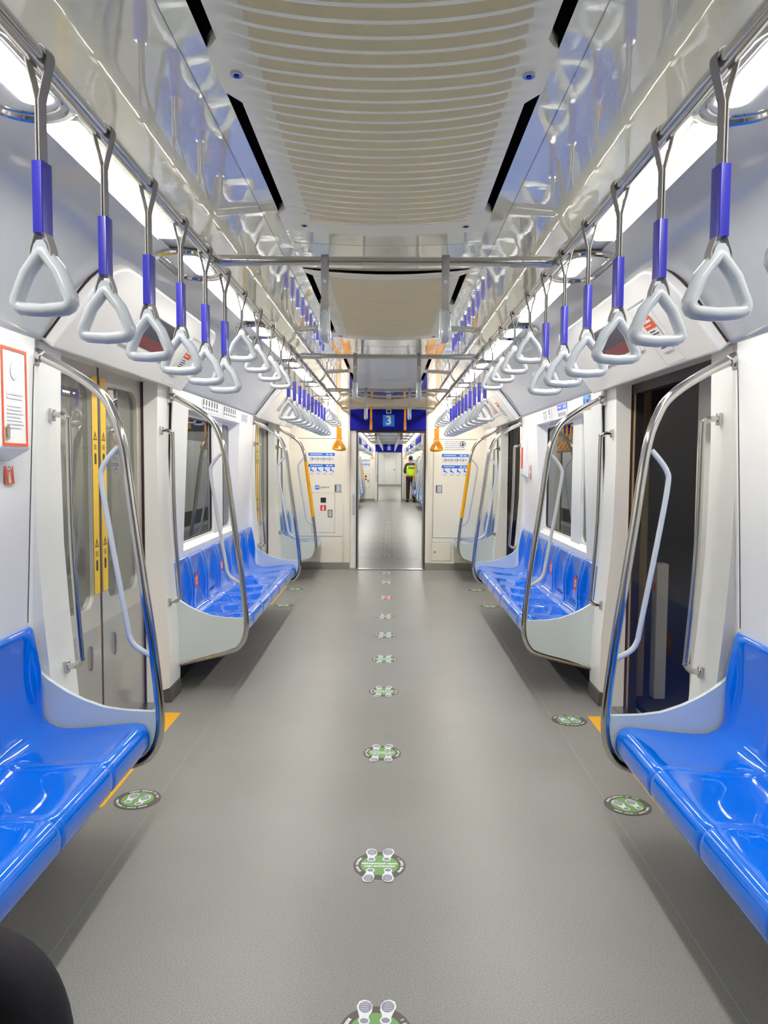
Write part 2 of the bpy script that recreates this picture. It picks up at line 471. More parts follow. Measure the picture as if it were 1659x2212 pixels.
def lamp_oval(s, yc, label, group=None):
    t = thing('oval_ceiling_light', label, 'light', (s*.80, yc, 2.25), group)
    def ring():
        mb = MB(); P = stadium(-.10, .10, -.225, .225, 10)
        mb.tube([(a, b, -.004) for a, b in P], .011, 8, closed=True)
        P = stadium(-.078, .078, -.195, .195, 10)
        mb.tube([(a, b, -.002) for a, b in P], .006, 8, closed=True)
        return mb.mesh('bezel', M_CHROME)
    def plate_():
        mb = MB(); mb.prism(stadium(-.098, .098, -.22, .22, 10), -.004, .003); return mb.mesh('backplate', M_CEIL2)
    def dif():
        mb = MB(); mb.prism(rrect(-.036-.025*s, -.15, .036-.025*s, .15, .03), -.0055, 0); return mb.mesh('diffuser', M_LIGHT, 30)
    ob('backplate', cached('ovb', plate_), t); ob('bezel', cached('ovr', ring), t); ob('diffuser', cached(('ovd', s), dif), t)
OV = [1.64, 3.22, 4.80, 6.38, 7.96, 9.54]
for s in (-1, 1):
    for i, y in enumerate(OV):
        lamp_oval(s, y, f'oval chrome rimmed ceiling light, {ORD[i]} from the camera on the {SN[s]} side')
    cs = [OV[i]+.70 for i in range(5)]
    for i, y in enumerate([.85]+cs+[10.06]):
        L_ = .92 if i < 6 else .5
        lamp_strip(s, y, L_, f'long bright ceiling light strip, {ORD[i]} from the camera above the {SN[s]} rail')

# ------------------------------------------------------------------ overhead rails and cross bars
RX, RZ = .612, 2.158
BARS = [2.787, 5.23, 7.63, 10.1]
def rail(s, y0, y1, label, bars):
    t = thing('overhead_handrail', label, 'handrail', (s*RX, y0, RZ))
    mb = MB(); mb.tube([(0, 0, 0), (0, y1-y0, 0)], .0165, 14); ob('rail', mb.mesh('rail', M_CHROME), t)
    for b in bars:
        if y0 < b < y1:
            def br():
                m = MB(); m.tube([(0, -.03, 0), (0, .03, 0)], .021, 14)
                m.tube(smooth_path([(0, 0, .015), (s*.02, 0, .05), (s*.06, 0, .085)], 4), .010, 8); return m.mesh('bracket', M_CHROME)
            o = ob('bracket', cached(('br', s), br), t, (0, b-y0, 0))
for s in (-1, 1):
    rail(s, YB+.02, YE-.002, f'long chrome overhead handrail carrying the straps on the {SN[s]} side', BARS)
def crossbar(y, label, group=None):
    t = thing('cross_bar', label, 'handrail', (0, y, RZ), group)
    def bar():
        mb = MB(); mb.tube([(-RX+.02, 0, 0), (RX-.02, 0, 0)], .0155, 14); return mb.mesh('bar', M_CHROME)
    def slv():
        mb = MB(); mb.tube([(-.075, 0, 0), (.075, 0, 0)], .0195, 14); mb.tube([(-.03, -.022, 0), (-.03, -.015, 0)], .004, 6); mb.tube([(.03, -.022, 0), (.03, -.015, 0)], .004, 6); return mb.mesh('sleeve', M_CHROME)
    ob('bar', cached('cbar', bar), t)
    for s in (-1, 1): ob('end_sleeve', cached('cslv', slv), t, (s*(RX-.095), 0, 0))
for i, y in enumerate(BARS):
    crossbar(y, f'chrome cross bar under the ceiling, {ORD[i]} from the camera')

# ------------------------------------------------------------------ straps
def ring_pts(drop):
    # rounded triangle in XZ, apex at z=0 downwards
    tri = [(0, -.012), (.0655, -.122), (-.0655, -.122)]
    out = []
    rad = [.016, .030, .030]
    tri_c = Vector((0, -.085))
    for i in range(3):
        p = Vector((tri[i][0], tri[i][1])); a = Vector(tri[i-1])-p; b = Vector(tri[(i+1) % 3])-p
        a.normalize(); b.normalize()
        r = rad[i]; p0 = p+a*r*1.2; p1 = p+b*r*1.2
        for k in range(6):
            t = k/5; q = p0*(1-t)**2+p*2*t*(1-t)+p1*t*t
            out.append((q.x, 0, q.y))
        nx = Vector((tri[(i+1) % 3][0], tri[(i+1) % 3][1])); mid = (p1+nx-b*rad[(i+1) % 3]*1.2)/2; d = (mid-tri_c).normalized()
        mid += d*(.005 if i != 1 else .002); out.append((mid.x, 0, mid.y))
    return out
def ring_mesh(m, lod):
    def mk():
        mb = MB(); mb.tube(ring_pts(0), .0128, 10 if not lod else 6, closed=True, flat=1.35)
        # apex block
        mb.prism([(-.024, -.045), (-.012, -.008), (-.006, 0), (.006, 0), (.012, -.008), (.024, -.045), (.012, -.030), (-.012, -.030)], -.012, .012, 'y')
        return mb.mesh('ring', m, 50)
    return cached(('ring', m.name, lod), mk)
def web_mesh(L_, m):
    # two strands: loop over the rail (z=0 at rail centre), meeting below, parting at the ring
    def mk():
        mb = MB()
        w = .0125
        def ribbon(pts):
            rows = []
            for x, z in pts: rows.append((x, z))
            n = len(rows); vs = []; fs = []
            for i, (x, z) in enumerate(rows):
                x0, z0 = rows[max(i-1, 0)]; x1, z1 = rows[min(i+1, n-1)]
                tx, tz = x1-x0, z1-z0; l = math.hypot(tx, tz) or 1; nx, nz = -tz/l*.0012, tx/l*.0012
                for yy in (-w, w):
                    vs += [(x+nx, yy, z+nz), (x-nx, yy, z-nz)]
            for i in range(n-1):
                a = 4*i; b = 4*(i+1)
                fs += [(a, a+2, b+2, b), (a+1, b+1, b+3, a+3), (a, b, b+1, a+1), (a+2, a+3, b+3, b+2)]
            mb.add(vs, fs)
        r = .0215
        top = [(r*math.cos(math.radians(a)), r*math.sin(math.radians(a))) for a in range(0, 181, 20)]
        d = -L_
        for s in (1, -1):
            half = [(s*abs(x), z) for x, z in top[:5]][::-1]+[(s*.017, -.02), (s*.010, -.045), (s*.003, -.075), (s*.003, d+.030), (s*.006, d+.022), (s*.013, d+.006), (s*.019, d-.012), (s*.021, d-.03)]
            ribbon(half)
        return mb.mesh('webbing', m, 30)
    return cached(('web', L_, m.name), mk)
def sleeve_mesh(h, m):
    def mk():
        mb = MB(); mb.prism([(a, b) for a, b in rrect(-.0105, -.017, .0105, .017, .003, 3)], -h, 0); return mb.mesh('sleeve', m, 30)
    return cached(('slv', h, m.name), mk)
def strap(x, y, kind, label, group, rot=0., lod=0):
    # kind: long (blue sleeve), short (grey), orange
    L_ = {'long': .322, 'short': .158, 'orange': .43, 'oshort': .14}[kind]
    col = M_ORANGE if kind in ('orange', 'oshort') else M_RING
    if lod:
        def mk():
            mb = MB()
            mb.mesh_in(web_mesh(L_, M_WEB)); mb.cur = 1
            mb.T = Matrix.Translation((0, 0, -L_+.006)); mb.mesh_in(ring_mesh(col, 1)); mb.T = Matrix.Identity(4)
            if kind in ('long', 'orange'):
                mb.cur = 2; mb.T = Matrix.Translation((0, 0, -L_+.142)); mb.mesh_in(sleeve_mesh(.132, M_SLEEVE if kind == 'long' else M_ORANGE))
            return mb.mesh('strap', [M_WEB if kind == 'long' or kind == 'short' else M_ORANGE, col, M_SLEEVE if kind == 'long' else M_ORANGE], 40)
        o = ob('hanging_strap', cached(('strap', kind), mk), None, (x, y, RZ)); o.rotation_euler.z = rot
        return props(o, label, 'strap', group)
    t = thing('hanging_strap', label, 'strap', (x, y, RZ), group); t.rotation_euler.z = rot
    ob('webbing', web_mesh(L_, M_ORANGE if kind in ('orange', 'oshort') else M_WEB), t)
    ob('ring', ring_mesh(col, 0), t, (0, 0, -L_+.002))
    if kind == 'long': ob('sleeve', sleeve_mesh(.126, M_SLEEVE), t, (0, 0, -L_+.140), label='blue plastic sleeve')
    if kind == 'orange': ob('sleeve', sleeve_mesh(.15, M_ORANGE), t, (0, 0, -L_+.16), label='orange plastic sleeve')
    return t
for s in (-1, 1):
    for k in range(7):
        tw = random.uniform(-.10, .10)+s*.06
        strap(s*RX, 1.11+.31*k, 'long', f'blue sleeved grey ring strap, {ORD[k]} from the camera above the near {SN[s]} bench', f'blue sleeved straps above the near {SN[s]} bench', tw)
    for k in range(4):
        strap(s*RX, 3.31+.395*k, 'short', f'short grey ring strap without sleeve, {ORD[k]} one in front of the near {SN[s]} door', f'short straps in front of the near {SN[s]} door', random.uniform(-.1, .1))
    for k in range(10):
        strap(s*RX, 4.84+.294*k, 'long', f'blue sleeved grey ring strap, {ORD[k]} from the near end above the {SN[s]} window bench', f'blue sleeved straps above the second {SN[s]} bench', random.uniform(-.08, .08))
    for k in range(4):
        strap(s*RX, 7.92+.38*k, 'short', f'short grey ring strap, {ORD[k]} one in front of the far {SN[s]} door', f'short straps in front of the far {SN[s]} door', random.uniform(-.08, .08))
    for k in range(4):
        strap(s*RX, 9.38+.22*k, 'orange', f'orange ring strap, {ORD[k]} of the four above the {SN[s]} priority seats', f'orange straps above the {SN[s]} priority seats', random.uniform(-.05, .05))
def bar_strap(x, y, orange, label):
    t = thing('cross_bar_strap', label, 'strap', (x, y, RZ)); t.rotation_euler.z = PI/2
    c = M_ORANGE if orange else M_RING
    L_ = .158
    def clamp():
        mb = MB(); mb.box(-.004, .004, -.014, .014, -.09, -.02); mb.box(-.0062, .0062, -.006, .006, -.078, -.040); return mb.mesh('buckle', c, 30)
    ob('webbing', web_mesh(L_, M_ORANGE if orange else M_WEB), t)
    ob('ring', ring_mesh(c, 0), t, (0, 0, -L_+.006))
    ob('buckle', cached(('bk', c.name), clamp), t)
for i, y in enumerate(BARS[:3]):
    for s in (-1, 1):
        bar_strap(s*.215, y, False, f'grey strap seen edge-on, {SN[s]} one hanging from the {ORD[i]} cross bar')
for s in (-1, 1): bar_strap(s*.222, BARS[3], True, f'orange strap seen edge-on, {SN[s]} one hanging from the last cross bar')

# ------------------------------------------------------------------ benches
SEC = [(.970, .334), (.940, .322), (.912, .326), (.898, .345), (.894, .375), (.897, .40), (.908, .422), (.928, .433), (.955, .436), (1.0, .433), (1.06, .427), (1.13, .42), (1.2, .415), (1.245, .416), (1.275, .424), (1.296, .444), (1.308, .475), (1.316, .53), (1.322, .6), (1.328, .67), (1.333, .74), (1.337, .785), (1.343, .80), (1.353, .806), (1.362, .80)]
def seat_mesh(s, pitch, m):
    def mk():
        mb = MB(); n = 21; rows = []
        dense = [tuple(v) for v in smooth_path([(x, z, 0) for x, z in SEC], 3)]
        for j in range(n+1):
            v = -1+2*j/n
            v = math.copysign(1-(1-abs(v))**1.6, v)
            row = []
            for x, z, _ in dense:
                dx = dz = 0
                av = abs(v)
                dip = (1-av**4)
                if x < 1.27 and z > .41 and x > .93:
                    f = math.sin(PI*min(1, max(0, (x-.93)/.36)))
                    dz -= .016*dip*f
                if z > .43 and x > 1.25:
                    f = math.sin(PI*min(1, max(0, (z-.44)/.36)))
                    dx += .012*dip*f
                    e = max(0, (av-.62)/.38)
                    dx -= .030*math.sin(PI*e)*f if e > 0 else 0
                # edge roll-off giving a groove between neighbouring shells
                g = max(0, (av-.955)/.045)
                if x < 1.26: dz -= .007*g if z > .40 else 0; dx += .006*g if x < .93 else 0
                else: dx += .007*g
                row.append((s*(x+dx), v*(pitch/2-.0008), z+dz))
            rows.append(row)
        mb.grid(rows); me = mb.mesh('seat_shell', m, 60); return me
    return cached(('seat', s, round(pitch, 4), m.name), mk)
def disc_sticker_mesh():
    def mk():
        mb = MB(); mb.prism([(.05*math.cos(2*PI*k/24), .054*math.sin(2*PI*k/24)) for k in range(24)], 0, .0012); return mb.mesh('disc', M_RED)
    return cached('xdisc', mk)
def xmark_mesh():
    def mk():
        mb = MB()
        for a in (-1, 1):
            mb.prism([(-.019*a-.006, -.026), (-.019*a+.006, -.026), (.019*a+.006, .026), (.019*a-.006, .026)], .0013, .002)
        return mb.mesh('cross', M_WHITE)
    return cached('xmark', mk)
def bench(s, y0, n, pitch, m, label, marks=(), where='', group=None):
    t = thing('bench_seat', label, 'bench', (0, y0, 0), group)
    for k in range(n):
        o = ob('seat_shell', seat_mesh(s, pitch, m), t, (0, pitch*(k+.5), 0))
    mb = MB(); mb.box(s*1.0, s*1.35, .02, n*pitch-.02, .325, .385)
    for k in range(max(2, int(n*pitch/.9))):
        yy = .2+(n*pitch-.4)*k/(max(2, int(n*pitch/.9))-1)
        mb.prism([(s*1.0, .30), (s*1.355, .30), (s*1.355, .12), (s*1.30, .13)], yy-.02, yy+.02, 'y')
    ob('support_frame', mb.mesh('support', M_VOID), t)  # blackened so its colour deepens the shade under the seats
    for q, k in enumerate(marks):
        st = thing('seat_sticker', f'round red X sticker, {ORD[q]} from the camera on the {where}', 'sticker', (0, 0, 0))
        yy = y0+pitch*(k+.5); zz = .61
        st.matrix_world = frame((s*(1.3225+.0085), yy, zz), (0, -s, 0), (s*.05, 0, 1))
        # up vector leans with the back rest
        ob('disc', disc_sticker_mesh(), st); ob('cross', xmark_mesh(), st)
    return t
for s in (-1, 1):
    bench(s, .075, 7, .405, M_BLUE, f'glossy blue moulded bench nearest the camera on the {SN[s]} side', (5,), f'near {SN[s]} bench')
    bench(s, 4.75, 7, .405, M_BLUE, f'glossy blue moulded seven seat bench under the {SN[s]} window', (1, 3, 5), f'{SN[s]} window bench')
    bench(s, 9.31, 3, .355, M_BLUEP, f'short pale blue priority bench at the {SN[s]} of the end wall', (), '')

# ------------------------------------------------------------------ draft screens with poles
def curve_top(x):
    # top edge of the opaque end panel
    P = [(.86, .475), (.89, .472), (1.0, .476), (1.08, .487), (1.16, .515), (1.226, .548), (1.29, .59), (1.345, .64), (1.375, .67)]
    for (a, za), (b, zb) in zip(P, P[1:]):
        if x <= b: return za+(zb-za)*(x-a)/(b-a)
    return P[-1][1]
PS = [(v.x, v.y) for v in smooth_path([(x, z, 0) for x, z in POLE], 5)]
def screen(s, y, label, sleeve=False, group=None, lod=0, zoff=0):
    t = thing('draft_screen', label, 'partition', (0, y, 0), group)
    def panel():
        mb = MB()
        low = [(x, z) for x, z in PS if z < .475]          # from front down to the wall
        xs = [1.355-(1.355-.875)*k/24 for k in range(25)]
        top = [(x, curve_top(x)) for x in xs]
        mb.prism([(s*x, z) for x, z in low+[(1.36, .168)]+top], -.011, .011, 'y'); return mb.mesh('end_panel', M_SHELLG, 30)
    def glass():
        up = [(x, z) for x, z in PS if z > .48]
        xs = [.875+(1.355-.875)*k/24 for k in range(25)]
        bot = [(x, curve_top(x)) for x in xs]
        poly = up+bot+[(1.345, 1.3)]
        mb = MB(); n = len(poly)
        mb.add([(s*x, 0, z) for x, z in poly], [tuple(range(n))]); return mb.mesh('glass_pane', G_SCREEN, 30)
    def pole():
        mb = MB(); mb.tube([(s*x, 0, z) for x, z in PS], .0185, 12); return mb.mesh('pole', M_CHROME)
    def handle():
        P = smooth_path([(s*1.015, 0, 1.495), (s*1.05, 0, 1.455), (s*1.075, 0, 1.415), (s*1.080, 0, 1.37), (s*1.055, 0, 1.2), (s*.99, 0, .82), (s*.980, 0, .765), (s*.955, 0, .725), (s*.895, 0, .69)], 5)
        mb = MB(); mb.tube(P, .0105, 10); return mb.mesh('grab_handle', M_TUBE)
    def br():
        mb = MB(); mb.box(s*1.315, s*1.338, -.022, .022, 1.80, 1.92); mb.tube([(s*1.335, 0, 1.85), (s*1.295, 0, 1.832)], .024, 12)
        return mb.mesh('bracket', M_CHROME)
    ob('end_panel', cached(('ep', s), panel), t); ob('glass_pane', cached(('gp', s), glass), t)
    ob('pole', cached(('po', s), pole), t); ob('grab_handle', cached(('gh', s), handle), t)
    ob('wall_bracket', cached(('wb', s), br), t, bevel=.004)
    if sleeve:
        def sl():
            P = [p for p in PS if .78 < p[1] < 1.50]
            mb = MB(); mb.tube([(s*x, 0, z) for x, z in P], .0215, 12); return mb.mesh('yellow_sleeve', M_YELP)
        ob('yellow_sleeve', cached(('ys', s), sl), t, label='yellow sleeve on the pole')
    return t
scr = ['ending the near bench', 'at the near end of the window bench', 'at the far end of the window bench', 'beside the priority bench']
for s in (-1, 1):
    for i, y in enumerate(SCREENS):
        screen(s, y, f'glass screen with {"yellow sleeved" if i == 3 else "chrome"} pole {scr[i]}, {SN[s]} side', sleeve=(i == 3))
# vertical grab rails on door pillars
def grab(s, y, label):
    t = thing('grab_rail', label, 'handrail', (0, y, 0))
    def bar():
        mb = MB(); mb.tube(smooth_path([(s*1.335, 0, 1.625), (s*1.30, 0, 1.625), (s*1.272, 0, 1.61), (s*1.268, 0, 1.57), (s*1.262, 0, 1.1), (s*1.235, 0, .67), (s*1.232, 0, .635), (s*1.255, 0, .607), (s*1.30, 0, .60)], 5), .0125, 10); return mb.mesh('bar', M_CHROME)
    def foot():
        mb = MB(); mb.box(s*1.325, s*1.347, -.016, .016, 1.60, 1.65); mb.box(s*1.285, s*1.306, -.016, .016, .575, .625); return mb.mesh('mount', M_CHROME)
    ob('bar', cached(('gb', s), bar), t); ob('mount', cached(('gm', s), foot), t, bevel=.003)
for s in (-1, 1):
    for i, d in enumerate(DOORS):
        nm = ['near', 'far'][i]
        grab(s, d-.76, f'slim vertical chrome grab rail on the nearer pillar of the {nm} {SN[s]} door')
        grab(s, d+.72, f'slim vertical chrome grab rail on the further pillar of the {nm} {SN[s]} door')

# ------------------------------------------------------------------ doors
def warn_icons(z0):
    mb = MB()
    def tri(c, r): return [(c[0]+r*math.cos(math.radians(a)), c[1]+r*math.sin(math.radians(a))) for a in (-30, 90, 210)]
    # outline triangle
    o = tri((0, z0+.10), .030); i = tri((0, z0+.10), .020)
    for k in range(3):
        j = (k+1) % 3; mb.add([(*o[k], .0012), (*o[j], .0012), (*i[j], .0012), (*i[k], .0012)], [(0, 1, 2, 3)])
    mb.prism([(-.0025, z0+.09), (.0025, z0+.09), (.0035, z0+.115), (-.0035, z0+.115)], .0008, .0012)
    for k in range(3): mb.box(-.016, .016, z0+.040+.009*k, z0+.044+.009*k, .0008, .0012)
    # hand
    mb.prism(rrect(-.012, z0-.035, .012, z0-.005, .008, 3), .0008, .0014)
    for k in range(4): mb.prism(rrect(-.012+.0063*k, z0-.01, -.0072+.0063*k, z0+.022-.003*abs(k-1.5), .002, 2), .0008, .0014)
    return mb
def door(s, c, closed, label):
    o = bpy.data.objects.new('door_1', None); COL.objects.link(o); o.location = (0, c, 0); o['kind'] = 'structure'; o['label'] = label
    if closed:
        for h in (-1, 1):
            a, b = (.012, .665); ya, yb = (h*a, h*b)
            y0, y1 = min(ya, yb), max(ya, yb)
            mb = MB(); mb.plate_hole((y0, .0, y1, 1.91), rrect(y0+.08, .72, y1-.08, 1.83, .085), s*1.435, s*1.47, 'x')
            lf = ob('leaf', mb.mesh('leaf', M_LEAF, 30), o)
            mb = MB(); mb.box(s*1.433, s*1.436, y0+.002, y1-.002, .0, .62); ob('kick_plate', mb.mesh('kick_plate', M_LEAFL), lf)
            mb = MB(); mb.prism(rrect(y0+.07, .71, y1-.07, 1.84, .09), s*1.455, s*1.459, 'x'); ob('glass', mb.mesh('glass', G_DOOR), lf)
            # yellow film
            yc = h*.055
            T = frame((s*1.4325, yc, 0), (0, -s, 0), (0, 0, 1))
            mb = MB(); mb.T = T; mb.box(-.036, .036, .78, 1.86, 0, .0007)
            st = ob('warning_strip', mb.mesh('warning_strip', M_STRIP), lf)
            mb = MB(); 
            for z0 in (1.46, .93):
                w = warn_icons(z0); mb.T = T; mb.add(w.v, w.f)
            ob('pictogram', mb.mesh('pictogram', M_PRINTB), st)
            mb = MB(); mb.tube([(s*1.43, h*.16, .42), (s*1.424, h*.16, .43), (s*1.424, h*.16, .53), (s*1.43, h*.16, .54)], .006, 8); ob('handle_recess', mb.mesh('handle_recess', M_STEEL), lf)
        mb = MB(); mb.box(s*1.434, s*1.472, -.012, .012, 0, 1.91); ob('rubber_seal', mb.mesh('seal', M_BROWN), o)
        mb = MB(); mb.box(s*1.42, s*1.472, .655, .675, 0, 1.91); mb.box(s*1.42, s*1.472, -.675, -.655, 0, 1.91); ob('side_seal', mb.mesh('side_seal', M_BROWN), o)
    else:
        for h in (-1, 1):
            mb = MB(); mb.box(s*1.44, s*1.47, h*.60, h*.665, 0, 1.91); lf = ob('leaf', mb.mesh('leaf', M_TAN), o, bevel=.006)
            mb = MB(); mb.box(s*1.425, s*1.478, h*.66, h*.69, 0, 1.91); ob('side_seal', mb.mesh('side_seal', M_BROWN), o)
            mb = MB(); mb.box(s*1.432, s*1.476, h*.59, h*.602, 0, 1.91); ob('edge_rubber', mb.mesh('edge_rubber', M_DARK), lf)
        mb = MB(); mb.box(s*1.43, s*1.478, -.665, .665, 1.85, 1.91); ob('top_rail', mb.mesh('top_rail', M_BROWN), o)
    mb = MB(); mb.box(s*1.36, s*1.48, -.66, .66, -.01, .004); ob('sill', mb.mesh('sill', M_STEEL), o)
    return o
for i, d in enumerate(DOORS):
    nm = ['near', 'far'][i]
    door(-1, d, True, f'closed sliding double door with yellow warning strips, {nm} left')
    door(1, d, False, f'open doorway to the dark platform, {nm} right')
    for s in (-1, 1):
        mb = MB(); mb.box(s*1.167, s*1.365, d-.74, d+.48, .0002, .0016)
        o = ob('floor_marking', mb.mesh('floor_marking', M_YEL)); props(o, f'yellow floor strip in front of the {nm} {SN[s]} door', 'floor marking')

# ------------------------------------------------------------------ windows
def window(s, ya, yb, big_first, label):
    o = bpy.data.objects.new('window_1', None); COL.objects.link(o); o['kind'] = 'structure'; o['label'] = label
    gx = 1.405; za, zb = .865, 1.775; ya += .03; yb -= .03
    W = yb-ya
    if big_first: big = (ya, ya+1.03); mul = (ya+1.03, ya+1.34); sm = (ya+1.34, yb)
    else: sm = (ya, ya+.29); mul = (ya+.29, ya+.56); big = (ya+.56, yb)
    mb = MB()
    mb.plate_hole((big[0], za, big[1], zb), rrect(big[0]+.02, za+.025, big[1]-.02, zb-.015, .03), s*gx, s*(gx+.02), 'x')
    mb.plate_hole((sm[0], za, sm[1], zb), rrect(sm[0]+.012, za+.025, sm[1]-.012, zb-.015, .06), s*gx, s*(gx+.02), 'x')
    mb.box(s*(gx-.012), s*(gx+.02), mul[0], mul[1], za, zb)
    ob('frame', mb.mesh('frame', M_WALL, 30), o, bevel=.004)
    mb = MB(); mb.plate_hole((big[0]+.018, za+.02, big[1]-.018, zb-.012), rrect(big[0]+.03, za+.035, big[1]-.03, zb-.025, .03), s*(gx+.004), s*(gx+.024), 'x')
    mb.box(s*(gx+.002), s*(gx+.03), sm[0]+.01, sm[0]+.10 if big_first else sm[0]+.13, za+.02, zb-.01)
    ob('seal', mb.mesh('seal', M_BROWN, 30), o)
    for nm_, (a, b) in (('pane', big), ('pane', sm)):
        mb = MB(); mb.box(s*(gx+.012), s*(gx+.016), a+.01, b-.01, za+.01, zb-.01); ob(nm_, mb.mesh('pane', G_WIN), o)
    mb = MB(); mb.box(s*(gx+.008), s*(gx+.02), mul[0]+.02, mul[0]+.06, za, zb)
window(-1, 5.14, 6.90, True, 'left window above the bench, wide pane and narrow far pane')
window(1, 5.20, 6.84, False, 'right window above the bench, narrow near pane and wide pane')

# ------------------------------------------------------------------ floor edge, baseboards
for s in (-1, 1):
    mb = MB()
    for yy in (2.905, 4.755, 7.57):
        zs_ = [.82, 1.2, 1.7, 1.80]
        for za_, zb_ in zip(zs_, zs_[1:]):
            xa_, xb_ = wall_x(za_)-.001, wall_x(zb_)-.001
            mb.add([(s*xa_, yy, za_), (s*xa_, yy+.007, za_), (s*xb_, yy+.007, zb_), (s*xb_, yy, zb_)], [(0, 1, 2, 3)])
    struct('trim_12', mb.mesh('wall_joint', M_BROWN))
    mb = MB(); mb.box(s*.958, s*.962, YB, YE, .0001, .0007); struct('trim_6', mb.mesh('floor_seam', M_GSEAM))
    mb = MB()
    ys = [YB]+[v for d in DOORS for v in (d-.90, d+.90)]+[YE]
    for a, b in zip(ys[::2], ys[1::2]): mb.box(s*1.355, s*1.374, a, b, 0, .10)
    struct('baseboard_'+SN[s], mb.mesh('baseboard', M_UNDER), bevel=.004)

# ------------------------------------------------------------------ end wall
def end_wall(y, y2, number, own):
    for s in (-1, 1):
        mb = MB()
        mb.box(s*.60, s*1.47, y, y2, 0, 2.4)
        # rounded pilaster beside the doorway
        prof = [(s*.61, y-.0), (s*.60, y-.012), (s*.57, y-.03), (s*.535, y-.032), (s*.512, y-.02), (s*.506, y), (s*.506, y2), (s*.61, y2)]
        mb.prism(prof, 0, 2.4)
        struct('wall_end_'+SN[s], mb.mesh('end_wall', M_ENDW, 30))
    mb = MB(); mb.box(-.506, .506, y-.004, y2, 2.166, 2.4)
    struct('wall_end_top', mb.mesh('end_wall', M_ENDW, 30))
    # navy header
    t = thing('header_panel', f'navy blue header panel over the {"near" if own else "distant"} doorway carrying the number {number}', 'sign', (0, y, 0))
    mb = MB(); mb.box(-.506, .506, -.022, .16, 1.885, 2.165); ob('panel', mb.mesh('panel', M_NAVY), t, bevel=.004)
    T = frame((.007, -.0225, 2.012), (1, 0, 0), (0, 0, 1))
    mb = MB(); mb.T = T; mb.box(-.077, .077, -.077, .077, 0, .0015); pl = ob('number_plate', mb.mesh('number_plate', M_SKY), t)
    mb = MB(); mb.T = T @ Matrix.Translation((0, -.002, .002)); mb.mesh_in(text_mesh(number, .165, .0035)); ob('number', mb.mesh('number', M_WHITE), pl)
    mb = MB(); mb.T = frame((.007, -.0225, 2.135), (1, 0, 0), (0, 0, 1)); mb.box(-.034, .034, -.028, .028, 0, .012); cm = ob('camera_housing', mb.mesh('camera_housing', M_WHITE), t, bevel=.003)
    mb = MB(); mb.T = frame((.007, -.035, 2.135), (1, 0, 0), (0, 0, 1)); mb.box(-.022, .022, -.017, .017, 0, .003); ob('lens', mb.mesh('lens', M_DARK), cm)
    # door frame
    mb = MB()
    mb.box(.492, .507, y-.012, y2+.01, 0, 1.885); mb.box(-.425, -.41, y-.002, y2+.01, 0, 1.86); mb.box(-.43, .507, y-.008, y2+.01, 1.855, 1.885)
    struct('trim_7', mb.mesh('doorway_frame', M_BROWN), bevel=.002)
    mb = MB(); mb.box(.480, .493, y+.01, y2, 0, 1.86); mb.box(-.41, -.398, y+.01, y2, 0, 1.86); struct('trim_8', mb.mesh('doorway_liner', M_STEEL))
    mb = MB(); mb.box(-.506, .506, y-.045, y+.05, 0, .010)
    for k in range(28): mb.box(-.49+.035*k, -.475+.035*k, y-.04, y+.045, .010, .0115)
    struct('trim_9', mb.mesh('doorway_sill', M_STEEL), bevel=.002)
    # parked sliding door leaf with handle
    d = bpy.data.objects.new('door_2', None); COL.objects.link(d); d.location = (0, y, 0); d['kind'] = 'structure'
    d['label'] = f'edge of the parked sliding door below the header numbered {number}'
    mb = MB(); mb.box(-.505, -.424, .02, .06, .013, 1.88); ob('leaf', mb.mesh('leaf', M_WALL), d, bevel=.004)
    mb = MB(); mb.tube(smooth_path([(-.462, .02, 1.02), (-.462, -.012, 1.01), (-.462, -.016, .97), (-.462, -.016, .80), (-.462, -.012, .76), (-.462, .02, .75)], 4), .0095, 8); ob('handle', mb.mesh('handle', M_RING), d)
    # steel skirting
    for s in (-1, 1):
        mb = MB(); mb.box(s*.512, s*1.36, y-.036, y+.01, 0, .10); struct('baseboard_end', mb.mesh('baseboard', M_STEEL), bevel=.003)
end_wall(YE, YE+.2, '3', True)

def seam_rect(x0, x1, z0, z1, y, w=.004, part=None):
    mb = MB()
    for a in ((x0, x1, z0, z0+w), (x0, x1, z1-w, z1), (x0, x0+w, z0, z1), (x1-w, x1, z0, z1)):
        mb.box(a[0], a[1], y-.0012, y+.001, a[2], a[3])
    return mb
# big panel joints on the end wall
mb = MB()
mb.box(-1.36, -.60, YE-.0012, YE+.001, 1.765, 1.771); mb.box(-.603, -.598, YE-.0012, YE+.001, .45, 1.77); mb.box(-1.36, -.598, YE-.0012, YE+.001, .445, .45)
mb.box(.60, 1.36, YE-.0012, YE+.001, 1.765, 1.771); mb.box(.612, .617, YE-.0012, YE+.001, .44, 1.77); mb.box(.612, 1.36, YE-.0012, YE+.001, .435, .44)
struct('trim_10', mb.mesh('panel_joint', M_GREYD))

def EP(px0, px1, z0, z1, off=.0): return px0, px1, z0, z1
